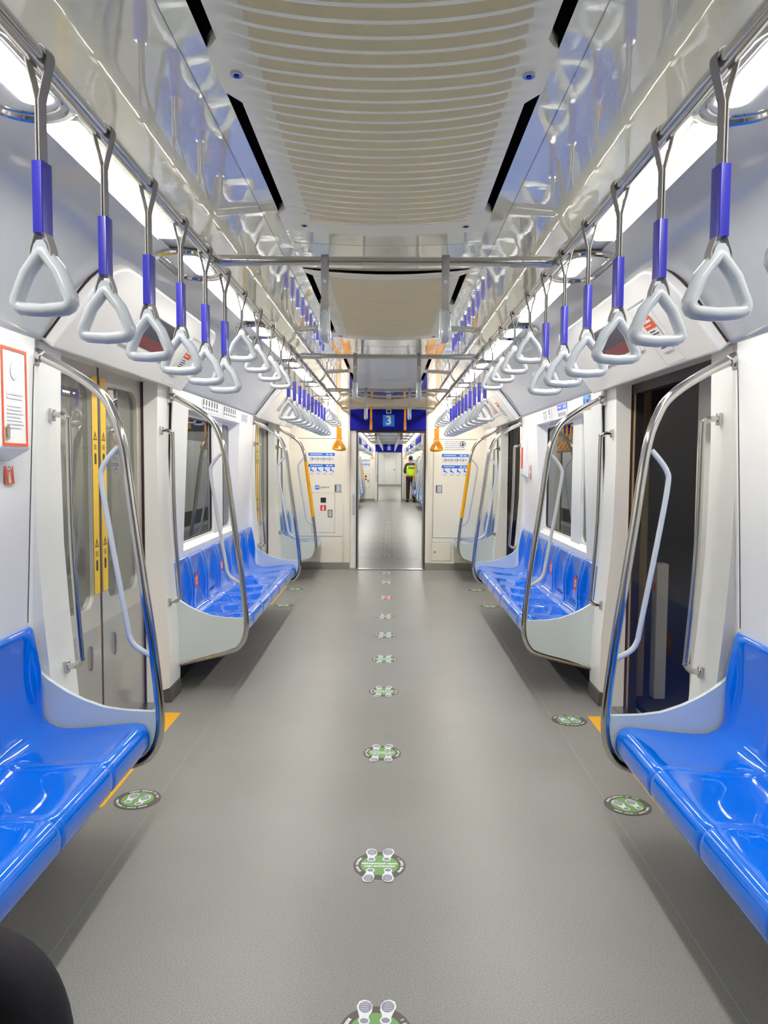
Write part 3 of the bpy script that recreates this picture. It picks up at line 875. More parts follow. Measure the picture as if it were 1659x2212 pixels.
# extinguisher cabinet
t = thing('extinguisher_cabinet', 'flush cream cabinet door in the end wall with red fire extinguisher sign', 'cabinet', (-.87, YE, .5))
mb = MB(); mb.prism(rrect(-.155, 0, .155, .535, .015), -.004, .01, 'y'); ob('cabinet_door', mb.mesh('cabinet_door', M_ENDW, 30), t, bevel=.002)
mb = seam_rect(-.158, .158, -.003, .538, -.0, .005); ob('door_gap', mb.mesh('door_gap', M_PRINTG), t)
mb = MB(); mb.box(-.035, .037, -.008, 0, .405, .473)
for k in range(5): mb.box(-.03, .032, -.0095, -.008, .412+.012*k, .417+.012*k)
ob('speaker_grille', mb.mesh('speaker_grille', M_PRINTB), t)
mb = MB(); mb.box(-.038, .039, -.006, 0, .295, .37); sg = ob('fire_sign', mb.mesh('fire_sign', M_RED), t)
mb = MB(); mb.prism(rrect(-.012, .302, .010, .350, .006, 3), -.0072, -.006, 'y'); mb.box(-.005, .003, -.0072, -.006, .348, .360); mb.box(-.014, -.002, -.0072, -.006, .354, .360); ob('extinguisher_pictogram', mb.mesh('pictogram', M_WHITE), sg)
mb = MB(); mb.plate_hole((.060, .205, .125, .31), rrect(.075, .22, .110, .295, .003, 2), -.006, 0, 'y'); lt = ob('latch', mb.mesh('latch', M_STEEL, 30), t)
mb = MB(); mb.box(.075, .110, -.002, .001, .22, .295); mb.box(.086, .092, -.005, -.002, .228, .288); ob('latch_slot', mb.mesh('latch_slot', M_PRINTB), lt)
# recess handles
for s, x, nm in ((-1, -.672, 'left'), (1, .692, 'right')):
    t = thing('recessed_handle', f'square grey recessed handle in the end wall panel {nm} of the doorway', 'handle', (x, YE, 1.10))
    mb = MB(); mb.plate_hole((-.043, -.052, .043, .052), rrect(-.034, -.043, .034, .043, .004, 2), -.006, 0, 'y'); ob('rim', mb.mesh('rim', M_STEEL, 30), t)
    mb = MB(); mb.box(-.034, .034, -.003, 0, -.043, .043); ob('plate', mb.mesh('plate', M_TUBE), t)
    mb = MB(); mb.box(-s*.034, -s*.024, -.0045, -.003, -.040, .040) if s > 0 else mb.box(-.034, -.022, -.0045, -.003, -.040, .040)
    ob('finger_slot', mb.mesh('finger_slot', M_PRINTB), t)
# small keyed panel right
t = thing('access_panel', 'small square access panel with round lock low on the right end wall', 'access panel', (.735, YE, .125))
mb = MB(); mb.prism(rrect(-.128, 0, .128, .25, .008), -.004, .01, 'y'); ob('panel_door', mb.mesh('panel_door', M_ENDW, 30), t, bevel=.002)
mb = seam_rect(-.132, .132, -.004, .254, 0, .005); ob('door_gap', mb.mesh('door_gap', M_PRINTG), t)
mb = MB(); mb.tube([(-.092, -.002, .12), (-.092, -.010, .12)], .014, 14); ob('lock', mb.mesh('lock', M_STEEL), t)

# ---- printed signs
def sign_board(name, label, T, w, h, header, hh, icons, style, lines=0):
    """poster of width w, height h; origin at its lower left"""
    t = thing(name, label, 'sign', (0, 0, 0)); t.matrix_world = T
    mb = MB(); mb.box(0, w, 0, h, 0, .001); b = ob('backing', mb.mesh('backing', M_WHITE), t)
    if header:
        mb = MB(); mb.box(0, w, h-hh, h, .001, .0016); hd = ob('header_band', mb.mesh('header_band', header), t)
        mb = MB(); x = .03*w/.35
        for k in range(6):
            ww = w*random.uniform(.045, .075); mb.box(x, x+ww, h-hh*.62, h-hh*.36, .0016, .002); x += ww+w*.012
        mb.box(w*.68, w*.76, h-hh*.7, h-hh*.3, .0016, .002); mb.box(w*.80, w*.92, h-hh*.7, h-hh*.4, .0016, .002)
        ob('header_print', mb.mesh('header_print', M_WHITE), hd)
    if style == 'rings':
        for k in range(icons):
            cx = w*(.13+.24*k*.9); cy = (h-hh)*.5
            mb = MB(); mb.tube([(cx+.021*math.cos(a*PI/8), cy+.021*math.sin(a*PI/8), .0012) for a in range(16)], .0022, 5, closed=True)
            mb.prism([(cx+.006+.008*math.cos(a*PI/5), cy+.012*math.sin(a*PI/5)) for a in range(10)], .001, .0016)
            for q in range(3): mb.box(cx+.03, cx+.055, cy-.010+.009*q, cy-.006+.009*q, .001, .0014)
            ob('icon', mb.mesh('icon', M_PRINTG if k % 2 else M_GREYD), b)
    if style == 'people':
        for k in range(icons):
            cx = w*(.10+.25*k); cy = (h-hh)*.62
            mb = MB(); mb.prism([(cx+.007*math.cos(a*PI/5), cy+.032+.007*math.sin(a*PI/5)) for a in range(10)], .001, .0016)
            mb.prism([(cx-.010, cy+.022), (cx+.006, cy+.022), (cx+.010, cy-.002), (cx+.030, cy-.004), (cx+.040, cy-.032), (cx+.030, cy-.034), (cx+.022, cy-.014), (cx-.010, cy-.016)], .001, .0016)
            ob('icon', mb.mesh('icon', M_SIGNB), b)
        mb = MB()
        for k in range(icons): mb.box(w*(.08+.25*k), w*(.08+.25*k)+.03, .006, .012, .001, .0014)
        ob('caption', mb.mesh('caption', M_PRINTG), b)
    if lines:
        mb = MB()
        for k in range(lines):
            y = (h-hh)*(1-(k+.7)/lines)
            x = .05*w
            while x < w*.85:
                ww = w*random.uniform(.03, .09); mb.box(x, min(x+ww, w*.92), y, y+(h-hh)/lines*.34, .001, .0014); x += ww+.015*w
        ob('print_lines', mb.mesh('print_lines', M_PRINTG), b)
    return t
def onend(x, z): return frame((x, YE-.0015, z), (1, 0, 0), (0, 0, 1))
sign_board('notice_sign', 'white notice with blue header and round icons, left of the doorway', onend(-1.072, 1.452), .357, .124, M_SIGNB, .04, 4, 'rings')
sign_board('priority_seat_sign', 'white priority seat sign with blue header and blue figures, left of the doorway', onend(-1.072, 1.285), .357, .140, M_SIGNB, .04, 4, 'people')
sign_board('notice_sign', 'white notice with blue header and round icons, right of the doorway', onend(.726, 1.447), .362, .124, M_SIGNB, .04, 4, 'rings')
sign_board('priority_seat_sign', 'white priority seat sign with blue header and blue figures, right of the doorway', onend(.726, 1.28), .362, .140, M_SIGNB, .04, 4, 'people')
t = sign_board('text_notice', 'white text notice with round prohibition symbol, highest sign right of the doorway', onend(.745, 1.622), .325, .125, None, 0, 0, '', 5)
mb = MB(); cx, cy = .262, .083
mb.tube([(cx+.036*math.cos(a*PI/12), cy+.036*math.sin(a*PI/12), .002) for a in range(24)], .0035, 5, closed=True)
mb.prism([(cx+.010*math.cos(a*PI/5), cy+.012+.010*math.sin(a*PI/5)) for a in range(10)], .0015, .0022); mb.prism([(cx-.018, cy-.022), (cx+.018, cy-.022), (cx+.010, cy+.003), (cx-.010, cy+.003)], .0015, .0022)
ob('prohibition_symbol', mb.mesh('symbol', M_BROWN), t)
t = thing('blue_pictogram_sign', 'small blue square sign with white animal shape and a line of text, left end wall', 'sign', (0, 0, 0)); t.matrix_world = onend(-.98, 1.085)
mb = MB(); mb.box(0, .056, 0, .052, 0, .0012); ob('square', mb.mesh('square', M_SIGNB), t)
mb = MB(); mb.prism([(.008, .012), (.016, .012), (.02, .022), (.034, .022), (.037, .012), (.045, .012), (.045, .032), (.050, .036), (.046, .044), (.036, .036), (.014, .036), (.007, .028)], .0012, .0018); ob('animal_shape', mb.mesh('animal', M_WHITE), t)
mb = MB()
for k in range(7): mb.box(.07+.018*k, .084+.018*k, .026, .034, 0, .001)
for k in range(5): mb.box(.07+.016*k, .08+.016*k, .014, .018, 0, .001)
ob('text_line', mb.mesh('text_line', M_PRINTG), t)

# ------------------------------------------------------------------ emergency box and SOS sticker (left), signs on the cove
t = thing('emergency_box', 'white wall box with orange-red rimmed label above the SOS sticker, left wall', 'box', (-1.33, 2.62, 1.645))
mb = MB(); mb.prism([(-.005, -.21), (.075, -.165), (.075, .185), (-.005, .195)], -.115, .115, 'y')
mb.T = Matrix.Identity(4)
ob('housing', mb.mesh('housing', M_WALL, 30), t, bevel=.012)
T = frame((.0765, 0, 0), (0, 1, 0), (0, 0, 1))
mb = MB(); mb.T = T; mb.plate_hole((-.088, -.155, .088, .175), rrect(-.078, -.145, .078, .165, .002, 2), 0, .0015, 'z'); ob('red_border', mb.mesh('red_border', M_ORED, 30), t)
mb = MB(); mb.T = T
mb.prism([(.0+.028*math.cos(a*PI/8), .10+.032*math.sin(a*PI/8)) for a in range(16)], 0, .0012)
for k in range(2): mb.box(-.055, .055, .018-.014*k, .027-.014*k, 0, .0012)
for k in range(7): mb.box(-.055, .04+.01*(k % 3), -.022-.012*k, -.017-.012*k, 0, .0012)
ob('label_print', mb.mesh('label_print', mat('faint_print', (222, 223, 226), .5)), t)
mb = MB(); mb.T = T; mb.prism(stadium(-.070, -.048, -.135, -.085, 4), 0, .006); ob('catch', mb.mesh('catch', M_CHROME), t)
t = thing('sos_sticker', 'orange-red SOS sticker with white pointing hand, on the left wall below the white box', 'sticker', (0, 0, 0))
t.matrix_world = frame((-wall_x(1.395)+.002, 2.735, 1.395), (0, 1, 0), (-.07, 0, 1))
mb = MB(); mb.box(-.034, .034, -.038, .040, 0, .001); ob('backing', mb.mesh('backing', M_ORED), t)
mb = MB(); mb.T = Matrix.Translation((0, .024, .0014)); mb.mesh_in(text_mesh('SOS', .026, .0008)); ob('lettering', mb.mesh('lettering', M_WHITE), t)
mb = MB(); mb.plate_hole((-.011, -.012, .011, .014), rrect(-.0085, -.0095, .0085, .0115, .001, 2), .001, .0014, 'z')
mb.prism(rrect(-.003, -.020, .003, .006, .0025, 3), .0014, .0018); mb.prism(rrect(-.009, -.035, .009, -.012, .007, 4), .0014, .0018); ob('hand_symbol', mb.mesh('hand', M_WHITE), t)

UPV = Vector((.23, 0, -.30)).normalized()
def oncove(s, y, tt, off=.045):
    """tt: fraction along the slanted cover from its lower edge; frame facing the aisle"""
    up = Vector((-s*.23, 0, .30)).normalized(); right = Vector((0, -s, 0))
    o = Vector((s*1.292, y, 1.905))+up*(.37*tt); n = right.cross(up)
    return frame(tuple(o+n*off), right, up)
for s in (-1, 1):
    for i, d in enumerate(DOORS):
        nm = ['near', 'far'][i]
        t = thing('display_screen', f'dark display screen with maroon lower band above the {nm} {SN[s]} door', 'screen', (0, 0, 0)); t.matrix_world = oncove(s, d+.06*s, .58)
        mb = MB(); mb.box(-.30, .30, -.075, .085, 0, .004); ob('screen_glass', mb.mesh('screen_glass', M_SCREEN), t)
        mb = MB(); mb.box(-.30, .30, -.075, -.02, .004, .005); ob('lower_band', mb.mesh('lower_band', M_SCREENR), t)
        mb = MB(); mb.plate_hole((-.33, -.10, .33, .11), rrect(-.305, -.08, .305, .09, .01, 3), -.002, .003, 'z'); ob('bezel', mb.mesh('bezel', M_WALL, 30), t)
        t = thing('door_notice', f'white emergency notice with orange-red heading above the {nm} {SN[s]} door', 'sign', (0, 0, 0)); t.matrix_world = oncove(s, d-.50 if s > 0 else d+.56, .42)
        mb = MB(); mb.box(-.06, .06, -.09, .09, 0, .001); ob('backing', mb.mesh('backing', M_WHITE), t)
        mb = MB(); mb.box(-.06, .06, .03, .09, .001, .0016); hb = ob('heading', mb.mesh('heading', M_ORED), t)
        mb = MB()
        for k in range(4): mb.box(-.05+.024*k, -.03+.024*k, .062, .074, .0016, .002)
        for k in range(3): mb.box(-.05+.024*k, -.032+.024*k, .044, .050, .0016, .002)
        ob('heading_print', mb.mesh('heading_print', M_WHITE), hb)
        mb = MB()
        for k in range(7): mb.box(-.045, .02+.012*(k*2 % 3), .014-.014*k, .020-.014*k, .001, .0014)
        ob('print_lines', mb.mesh('print_lines', M_BROWN), t)
        # access flap outline around the notice
        mb = MB()
        for a in ((-.11, .11, -.145, -.142), (-.11, -.107, -.145, .16), (.107, .11, -.145, .16), (-.11, .11, .157, .16)): mb.box(a[0], a[1], a[2], a[3], -.0005, .0008)
        ob('flap_outline', mb.mesh('flap_outline', M_TUBE), t)
# band above the windows
def onband(s, y, z): return frame((s*(wall_x(z)-.0015), y, z), (0, -s, 0), (-s*.06, 0, 1))
def poster(s, ya, yb, za, zb, label, pieces, cat='sign', name='wall_poster'):
    t = thing(name, label, cat, (0, 0, 0))
    y0 = ya if s < 0 else yb
    t.matrix_world = onband(s, y0, za); w = yb-ya; h = zb-za
    for nm_, m, rects in pieces:
        mb = MB()
        for a0, a1, b0, b1, d in rects: mb.box(w*a0, w*a1, h*b0, h*b1, d, d+.0006)
        ob(nm_, mb.mesh(nm_, m), t)
    return t
poster(1, 5.00, 5.19, 1.80, 1.895, 'blue poster with yellow lower strip above the right bench', [('sheet', mat('poster_blue', (84, 160, 214), .4), [(0, 1, .2, 1, .0005)]), ('yellow_strip', M_YEL, [(0, 1, 0, .2, .0005)]), ('figures', M_NAVY, [(.12, .2, .3, .8, .0012), (.45, .8, .5, .72, .0012), (.5, .85, .3, .4, .0012), (.78, .9, .8, .95, .0012)])])
poster(1, 5.66, 5.98, 1.80, 1.90, 'small notice with blue heading and seated figures above the right window', [('sheet', M_WHITE, [(0, 1, 0, 1, .0004)]), ('blue_heading', mat('heading_blue', (76, 112, 224), .4), [(0, 1, .5, .95, .0012)]), ('heading_text', M_WHITE, [(.08, .4, .7, .78, .002), (.65, .72, .62, .84, .002), (.8, .88, .62, .84, .002)]), ('figures', M_PRINTB, [(.15, .22, .06, .34, .0012), (.35, .42, .06, .34, .0012), (.55, .62, .06, .34, .0012), (.75, .82, .06, .34, .0012)])])
poster(1, 6.2, 6.55, 1.80, 1.89, 'white text notice with icon column above the far part of the right window', [('sheet', M_WHITE, [(0, 1, 0, 1, .0004)]), ('print_lines', M_PRINTG, [(.08, .5, .8, .86, .0012), (.08, .4, .68, .74, .0012), (.1, .55, .5, .54, .0012), (.1, .5, .38, .42, .0012), (.1, .55, .26, .3, .0012), (.1, .45, .14, .18, .0012)]), ('icons', M_PRINTB, [(.72, .8, .72, .94, .0012), (.74, .82, .46, .68, .0012), (.74, .8, .2, .36, .0012)])])
sheet = [('sheet', M_WHITE, [(0, 1, 0, 1, .0004)]), ('icons', M_PRINTB, [(.04+.155*k, .10+.155*k, .5, .95, .0012) for k in range(6)]), ('captions', M_PRINTG, [(.03+.155*k, .12+.155*k, .2, .38, .0012) for k in range(6)])]
poster(-1, 5.50, 6.05, 1.805, 1.895, 'strip of six oval icons above the left window, nearer one', sheet)
poster(-1, 6.20, 6.75, 1.805, 1.895, 'strip of six oval icons above the left window, further one', sheet)
poster(-1, 6.95, 7.3, 1.805, 1.885, 'small grey text notice beyond the icon strips on the left wall', [('sheet', M_WHITE, [(0, 1, 0, 1, .0004)]), ('print_lines', M_PRINTG, [(.1, .8, .15+.16*k, .22+.16*k, .0012) for k in range(5)])])
# notices near the end on right wall
poster(1, 7.14, 7.24, 1.28, 1.44, 'red and white vertical notice on the right wall past the window', [('sheet', M_WHITE, [(0, 1, 0, 1, .0004)]), ('red_print', M_RED, [(.2, .8, .1, .5, .0012), (.3, .7, .6, .9, .0012)])])
# grey strip boxes: fire alarm box far right
t = thing('wall_box', 'slim white box on the right wall between window and far door', 'box', (1.34, 7.38, 1.5))
mb = MB(); mb.prism([(.0, -.2), (-.05, -.16), (-.05, .18), (.0, .19)], -.09, .09, 'y'); ob('housing', mb.mesh('housing', M_WALL, 30), t, bevel=.01)
mb = MB(); mb.box(-.0512, -.05, -.05, .05, -.1, .1); ob('red_label', mb.mesh('red_label', M_RED), t)

# ------------------------------------------------------------------ floor stickers
def foot_poly(L_, w, mir=1):
    # sole outline, toe up (+y), centred
    P = [(0, .5), (.30, .44), (.48, .25), (.46, .02), (.30, -.12), (.26, -.22), (.36, -.36), (.26, -.48), (0, -.5), (-.26, -.48), (-.36, -.36), (-.30, -.20), (-.38, -.02), (-.50, .22), (-.34, .44)]
    return [(mir*x*w, y*L_) for x, y in P]
def foot_mesh(L_, w, mir):
    def mk():
        mb = MB(); mb.prism([(x, y) for x, y in foot_poly(L_, w, mir)], 0, .0006)
        mb.cur = 1
        mb.prism([(mir*w*.03+w*.40*math.cos(a*PI/10), L_*.20+L_*.235*math.sin(a*PI/10)) for a in range(20)], .0006, .0010)
        mb.prism([(w*.26*math.cos(a*PI/8), -L_*.35+L_*.10*math.sin(a*PI/8)) for a in range(16)], .0006, .0010)
        mb.cur = 0
        for k in range(5): mb.box(-w*.25, w*.25, L_*(.04+.08*k), L_*(.05+.08*k), .0010, .0013)
        return mb.mesh('footprint', [M_WHITE, M_TREAD])
    return cached(('foot', L_, w, mir), mk)
def arc_text(mb, body, r, a0, a1, size, inward=False):
    n = len(body)
    for i, ch in enumerate(body):
        if ch == ' ': continue
        a = math.radians(a0+(a1-a0)*(i+.5)/n)
        rot = a-PI/2 if not inward else a+PI/2
        mb.T = Matrix.Translation((r*math.cos(a), r*math.sin(a), 0)) @ Matrix.Rotation(rot, 4, 'Z')
        mb.mesh_in(text_mesh(ch, size, .0008))
    mb.T = Matrix.Identity(4)
def disc(r, m, key):
    def mk():
        mb = MB(); mb.prism([(r*math.cos(2*PI*k/40), r*math.sin(2*PI*k/40)) for k in range(40)], 0, .0008); return mb.mesh('disc', m)
    return cached(('disc', key), mk)
def aisle_text():
    mb = MB()
    mb.T = Matrix.Translation((0, .009, 0)); mb.mesh_in(text_mesh('MENGHADAP ARAH', .0140, .0009))
    mb.T = Matrix.Translation((0, -.009, 0)); mb.mesh_in(text_mesh('LAJU RATANGGA', .0140, .0009))
    arc_text(mb, 'BERDIRI UNTUK', .081, 145, 215, .0125, True); arc_text(mb, '1 (SATU) ORANG', .081, 35, -35, .0125)
    return mb.mesh('lettering', M_WHITE)
def side_text():
    mb = MB()
    arc_text(mb, 'MOHON BERDIRI DI SINI', .082, 150, 30, .0125); arc_text(mb, 'HANYA UNTUK 1 (SATU) ORANG', .082, 205, 335, .0125, True)
    return mb.mesh('lettering', M_WHITE)
def aisle_sticker(x, y, label, red=False, group=None, lod=False):
    t = thing('floor_sticker', label, 'floor sticker', (x, y, .0002), group)
    ob('border_disc', disc(.094, M_GREYD, 'b'), t)
    ob('centre_disc', disc(.068, M_RED if red else M_GREEN, 'r' if red else 'g'), t, (0, 0, .0008))
    ob('lettering', cached('atext', aisle_text), t, (0, 0, .0018))
    for (fx, fy, r, m) in ((-.030, .070, 0, 1), (.030, .072, -8, -1), (-.036, -.070, 172, -1), (.030, -.068, 180, 1)):
        o = ob('footprint', foot_mesh(.092, .043, m), t, (fx, fy, .0018)); o.rotation_euler.z = math.radians(r)
def side_sticker(x, y, rot, label):
    t = thing('floor_sticker', label, 'floor sticker', (x, y, .0008)); t.rotation_euler.z = rot
    ob('border_disc', disc(.097, M_GREYD, 'b2'), t); ob('centre_disc', disc(.068, M_GREEN, 'g2'), t, (0, 0, .0008))
    ob('lettering', cached('stext', side_text), t, (0, 0, .0018))
    for fx, r, m in ((-.030, 14, 1), (.028, 8, -1)):
        o = ob('footprint', foot_mesh(.100, .044, m), t, (fx, 0, .0018)); o.rotation_euler.z = math.radians(r)
ys = [1.86, 2.672, 3.743, 4.776, 5.582, 6.377, 7.159, 8.184, 9.247, 10.035]
for i, y in enumerate(ys):
    aisle_sticker(-.005, y, f'round {"red" if i == 7 else "green"} floor sticker with four footprints, {ORD[i]} from the camera along the aisle', red=(i == 7))
side_sticker(-1.045, 3.19, -.35, 'round green two-foot floor sticker nearest the camera on the left')
side_sticker(1.040, 3.18, .15, 'round green two-foot floor sticker nearest the camera on the right')
side_sticker(1.044, 4.26, PI+.1, 'round green two-foot floor sticker beyond the yellow strip on the right')
side_sticker(1.049, 7.72, 0, 'small two-foot floor sticker just before the far right door')
side_sticker(1.031, 8.72, 0, 'small two-foot floor sticker past the far right door centre')
side_sticker(-1.04, 7.68, 0, 'small two-foot floor sticker just before the far left door')
side_sticker(-1.046, 8.68, 0, 'small two-foot floor sticker past the far left door centre')

# ------------------------------------------------------------------ gangway and the next cars
C2, C2E = 11.6, 29.3
mb = MB()
for s in (-1, 1): mb.box(s*.52, s*.56, YE+.2, C2, 0, 2.0)
mb.box(-.56, .56, YE+.2, C2, 1.95, 2.0)
struct('wall_gangway', mb.mesh('gangway', M_SHELLG))
mb = MB(); mb.box(-.56, .56, YE, C2, -.05, -.001); struct('floor', mb.mesh('gangway_floor', M_FLOOR))

def far_car(y0, y1, first_bench, nm, cab, n_straps=True, bench_from=19):
    build_shell(nm, y0, y1, [], [], plain=True)
    mb = MB()
    xs = [-.347, 0, .347]
    mb.grid([[(-.347, y, 2.247), (0, y, 2.233), (.347, y, 2.247)] for y in (y0, y1)]); struct('ceiling', mb.mesh('centre', M_VENTS))
    # start wall (seen from behind only)
    mb = MB()
    for s in (-1, 1): mb.box(s*.52, s*1.47, y0-.05, y0, 0, 2.4)
    mb.box(-.52, .52, y0-.05, y0, 1.95, 2.4); struct('wall_start', mb.mesh('start_wall', M_ENDW))
    for s in (-1, 1):
        t = thing('overhead_handrail', f'distant overhead handrail on the {SN[s]} side of the {nm} car', 'handrail', (s*RX, y0, RZ))
        mb = MB(); mb.tube([(0, .02, 0), (0, y1-y0-.002, 0)], .0165, 8); ob('rail', mb.mesh('rail', M_CHROME), t)
far_car(C2, C2E, 0, 'next', False)
end_wall(C2E, C2E+.2, '2', False)
# contents of the next car
P0 = C2
zones = []
yy = C2+1.1
centers = []
for k in range(4):
    centers.append(yy+.9); yy += 1.8+2.835
bl = [centers[k]+.9 for k in range(3)]
for s in (-1, 1):
    nS = 0
    for k, b in enumerate(bl):
        if b < 17: 
            pass
        else:
            bench(s, b+.02, 7, .4, M_BLUE, f'blue bench in the next car, {["first", "nearer", "further"][k]} one visible on the {SN[s]}', ())
            screen(s, b, f'chrome pole screen at the near end of the {["first", "nearer", "further"][k]} {SN[s]} bench in the next car')
            screen(s, b+2.84, f'chrome pole screen at the far end of the {["first", "nearer", "further"][k]} {SN[s]} bench in the next car')
        for q in range(10):
            if b+q*.29 > 13.5: strap(s*RX, b+.1+.29*q, 'long', f'tiny blue sleeved strap above a {SN[s]} bench of the next car', f'blue sleeved straps in the next car, {SN[s]} side', lod=1)
    e0 = C2E-1.08
    bench(s, e0+.02, 3, .35, M_BLUEP, f'priority bench at the far end of the next car, {SN[s]} side', ())
    screen(s, e0, f'yellow sleeved pole screen at the far end of the next car, {SN[s]} side', sleeve=True)
    for q in range(3): strap(s*RX, e0+.15+.27*q, 'orange', f'tiny orange strap at the far end of the next car, {SN[s]} side', f'orange straps in the next car, {SN[s]} side', lod=1)
    for k, c in enumerate(centers):
        for q in range(4):
            if c > 14: strap(s*RX, c-.6+.4*q, 'short', f'tiny short grey strap before a {SN[s]} door of the next car', f'short straps in the next car, {SN[s]} side', lod=1)
    k = 0
    y = 14.
    while y < C2E-.6:
        lamp_strip(s, y+.7, 1.06, f'distant ceiling light strip in the next car, {ORD[k]} visible on the {SN[s]}'); y += 1.59; k += 1
    mb = MB()
k = 0; y = 13.2
while y < C2E:
    crossbar(y, f'distant cross bar in the next car, {ORD[k]} beyond the doorway')
    for s in (-1, 1):
        last = y > C2E-1.5
        o = strap(s*.215, y, 'oshort' if (last or k == 0) else 'short', f'tiny {"orange" if (last or k == 0) else "grey"} strap on the {ORD[k]} cross bar of the next car, {SN[s]}', None, rot=PI/2, lod=1)
    y += 2.35; k += 1
    if k > 6: break
for i in range(20):
    y = C2+.4+i*.9
    if y > C2E-.3: break
    t = thing('floor_sticker', 'tiny pale aisle sticker far off on the floor of the next car', 'floor sticker', (0, y, .0002), 'aisle stickers in the next car')
    ob('border_disc', disc(.094, M_GREYD, 'b'), t); ob('centre_disc', disc(.068, M_GREEN, 'g'), t, (0, 0, .0008))
    for (fx, fy, r, m) in ((-.030, .070, 0, 1), (.030, .072, -8, -1), (-.036, -.070, 172, -1), (.030, -.068, 180, 1)):
        o = ob('footprint', foot_mesh(.092, .043, m), t, (fx, fy, .0018)); o.rotation_euler.z = math.radians(r)
# signs on the next car end wall
def onend2(x, z): return frame((x, C2E-.0015, z), (1, 0, 0), (0, 0, 1))
sign_board('notice_sign', 'tiny white and blue notice on the next car end wall, upper left', onend2(-1.072, 1.452), .357, .124, M_SIGNB, .04, 4, 'rings')
sign_board('priority_seat_sign', 'tiny white and blue priority sign on the next car end wall, lower left', onend2(-1.072, 1.285), .357, .140, M_SIGNB, .04, 4, 'people')
sign_board('notice_sign', 'tiny white and blue notice on the next car end wall behind the guard', onend2(.726, 1.447), .362, .124, M_SIGNB, .04, 4, 'rings')
t = thing('extinguisher_cabinet', 'distant cream cabinet with red sign on the left end wall of the next car', 'cabinet', (-.87, C2E, .5))
mb = seam_rect(-.158, .158, -.003, .538, -.0, .006); ob('cabinet_door', mb.mesh('cabinet_door', M_PRINTG), t)
mb = MB(); mb.box(-.035, .037, -.008, 0, .405, .473); ob('speaker_grille', mb.mesh('speaker_grille', M_PRINTB), t)
mb = MB(); mb.box(-.038, .039, -.006, 0, .295, .37); ob('fire_sign', mb.mesh('fire_sign', M_RED), t)
mb = MB(); mb.box(.060, .125, -.006, 0, .205, .31); ob('latch', mb.mesh('latch', M_STEEL), t)

# third car: shell, rails, lights and closed cab wall
C1, C1E = 30.5, 48.5
mb = MB()
for s in (-1, 1): mb.box(s*.52, s*.56, C2E+.2, C1, 0, 2.0)
mb.box(-.56, .56, C2E+.2, C1, 1.95, 2.0)
struct('wall_gangway', mb.mesh('gangway', M_SHELLG))
mb = MB(); mb.box(-.56, .56, C2E, C1, -.05, -.001); struct('floor', mb.mesh('gangway_floor', M_FLOOR))
far_car(C1, C1E, 0, 'last', True)
for s in (-1, 1):
    for k in range(8):
        lamp_strip(s, C1+2+2.1*k, 1.06, f'faraway ceiling light strip in the last car, {ORD[k]} on the {SN[s]}')
mb = MB(); mb.box(-1.45, 1.45, C1E, C1E+.1, 0, 2.4); struct('wall_cab', mb.mesh('cab_wall', M_WALL))
d = bpy.data.objects.new('door_3', None); COL.objects.link(d); d.location = (0, C1E, 0); d['kind'] = 'structure'; d['label'] = 'closed white cab door at the very end'
mb = MB(); mb.box(-.28, .42, -.02, 0, .14, 1.98); ob('leaf', mb.mesh('leaf', M_WALL), d)
mb = MB(); mb.box(-.31, -.28, -.025, 0, .12, 2.0); mb.box(.42, .45, -.025, 0, .12, 2.0); ob('jamb', mb.mesh('jamb', M_SHELLG), d)
mb = MB(); mb.box(.32, .37, -.035, -.02, 1.0, 1.1); ob('handle', mb.mesh('handle', M_GREYD), d)
mb = MB(); mb.box(-1.3, 1.3, C1E-.02, C1E, 0, .12); struct('baseboard_cab', mb.mesh('baseboard', M_STEEL))

# ------------------------------------------------------------------ outside
mb = MB(); mb.box(-3.6, -3.5, YB-3, 20, -1.5, 4); struct('wall_tunnel_left', mb.mesh('tunnel', M_OUT))
mb = MB(); mb.box(5.0, 5.1, YB-3, 20, -1.5, 4); struct('wall_platform', mb.mesh('platform_wall', M_OUT))
mb = MB(); mb.box(1.56, 5.0, YB-3, 20, -.3, -.02); struct('floor_platform', mb.mesh('platform', M_CONC))
for i, d in enumerate(DOORS):
    nm = ['near', 'far'][i]
    t = thing('platform_post', f'low grey post with small red light outside the {nm} right doorway', 'post', (1.72, d+.93, -.02))
    mb = MB(); mb.box(-.035, .035, -.045, .045, 0, .85); ob('post', mb.mesh('post', M_POST), t, bevel=.004)
    mb = MB(); mb.box(-.037, -.035, -.012, .012, .68, .73); ob('red_light', mb.mesh('red_light', M_RED), t)
    for k, (x, y0, y1, z1) in enumerate(((1.70, d+.20, d+.38, 2.0), (1.585, d+.93, d+1.0, 1.9))):
        mb = MB(); mb.box(x, x+.05, y0, y1, -.02, z1)
        o = ob('platform_screen_post', mb.mesh('screen_post', M_POST if k == 0 else M_TAN), None, bevel=.01)
        props(o, f'{"broad grey" if k == 0 else "slim tan"} upright of the platform screen outside the {nm} right doorway', 'post')
for k, (y, z) in enumerate(((6.5, 2.05), (7.5, 2.0), (8.8, 2.05), (10.5, 1.95))):
    mb = MB(); mb.box(4.95, 5.0, y, y+.55, z+.1, z+.14); o = ob('platform_lamp', mb.mesh('platform_lamp', M_DASH)); props(o, f'small distant platform tube lamp, {ORD[k]} from the near right doorway', 'light')
t = thing('advert_lightbox', 'glowing cyan-white advert board seen through the right window', 'sign', (2.9, 12.6, 1.25))
mb = MB(); mb.box(-.06, 0, -.55, .55, -.3, .75); mb.box(-.05, -.01, -.5, -.42, -1.27, -.3); mb.box(-.05, -.01, .42, .5, -1.27, -.3); ob('casing', mb.mesh('casing', M_DARK), t)
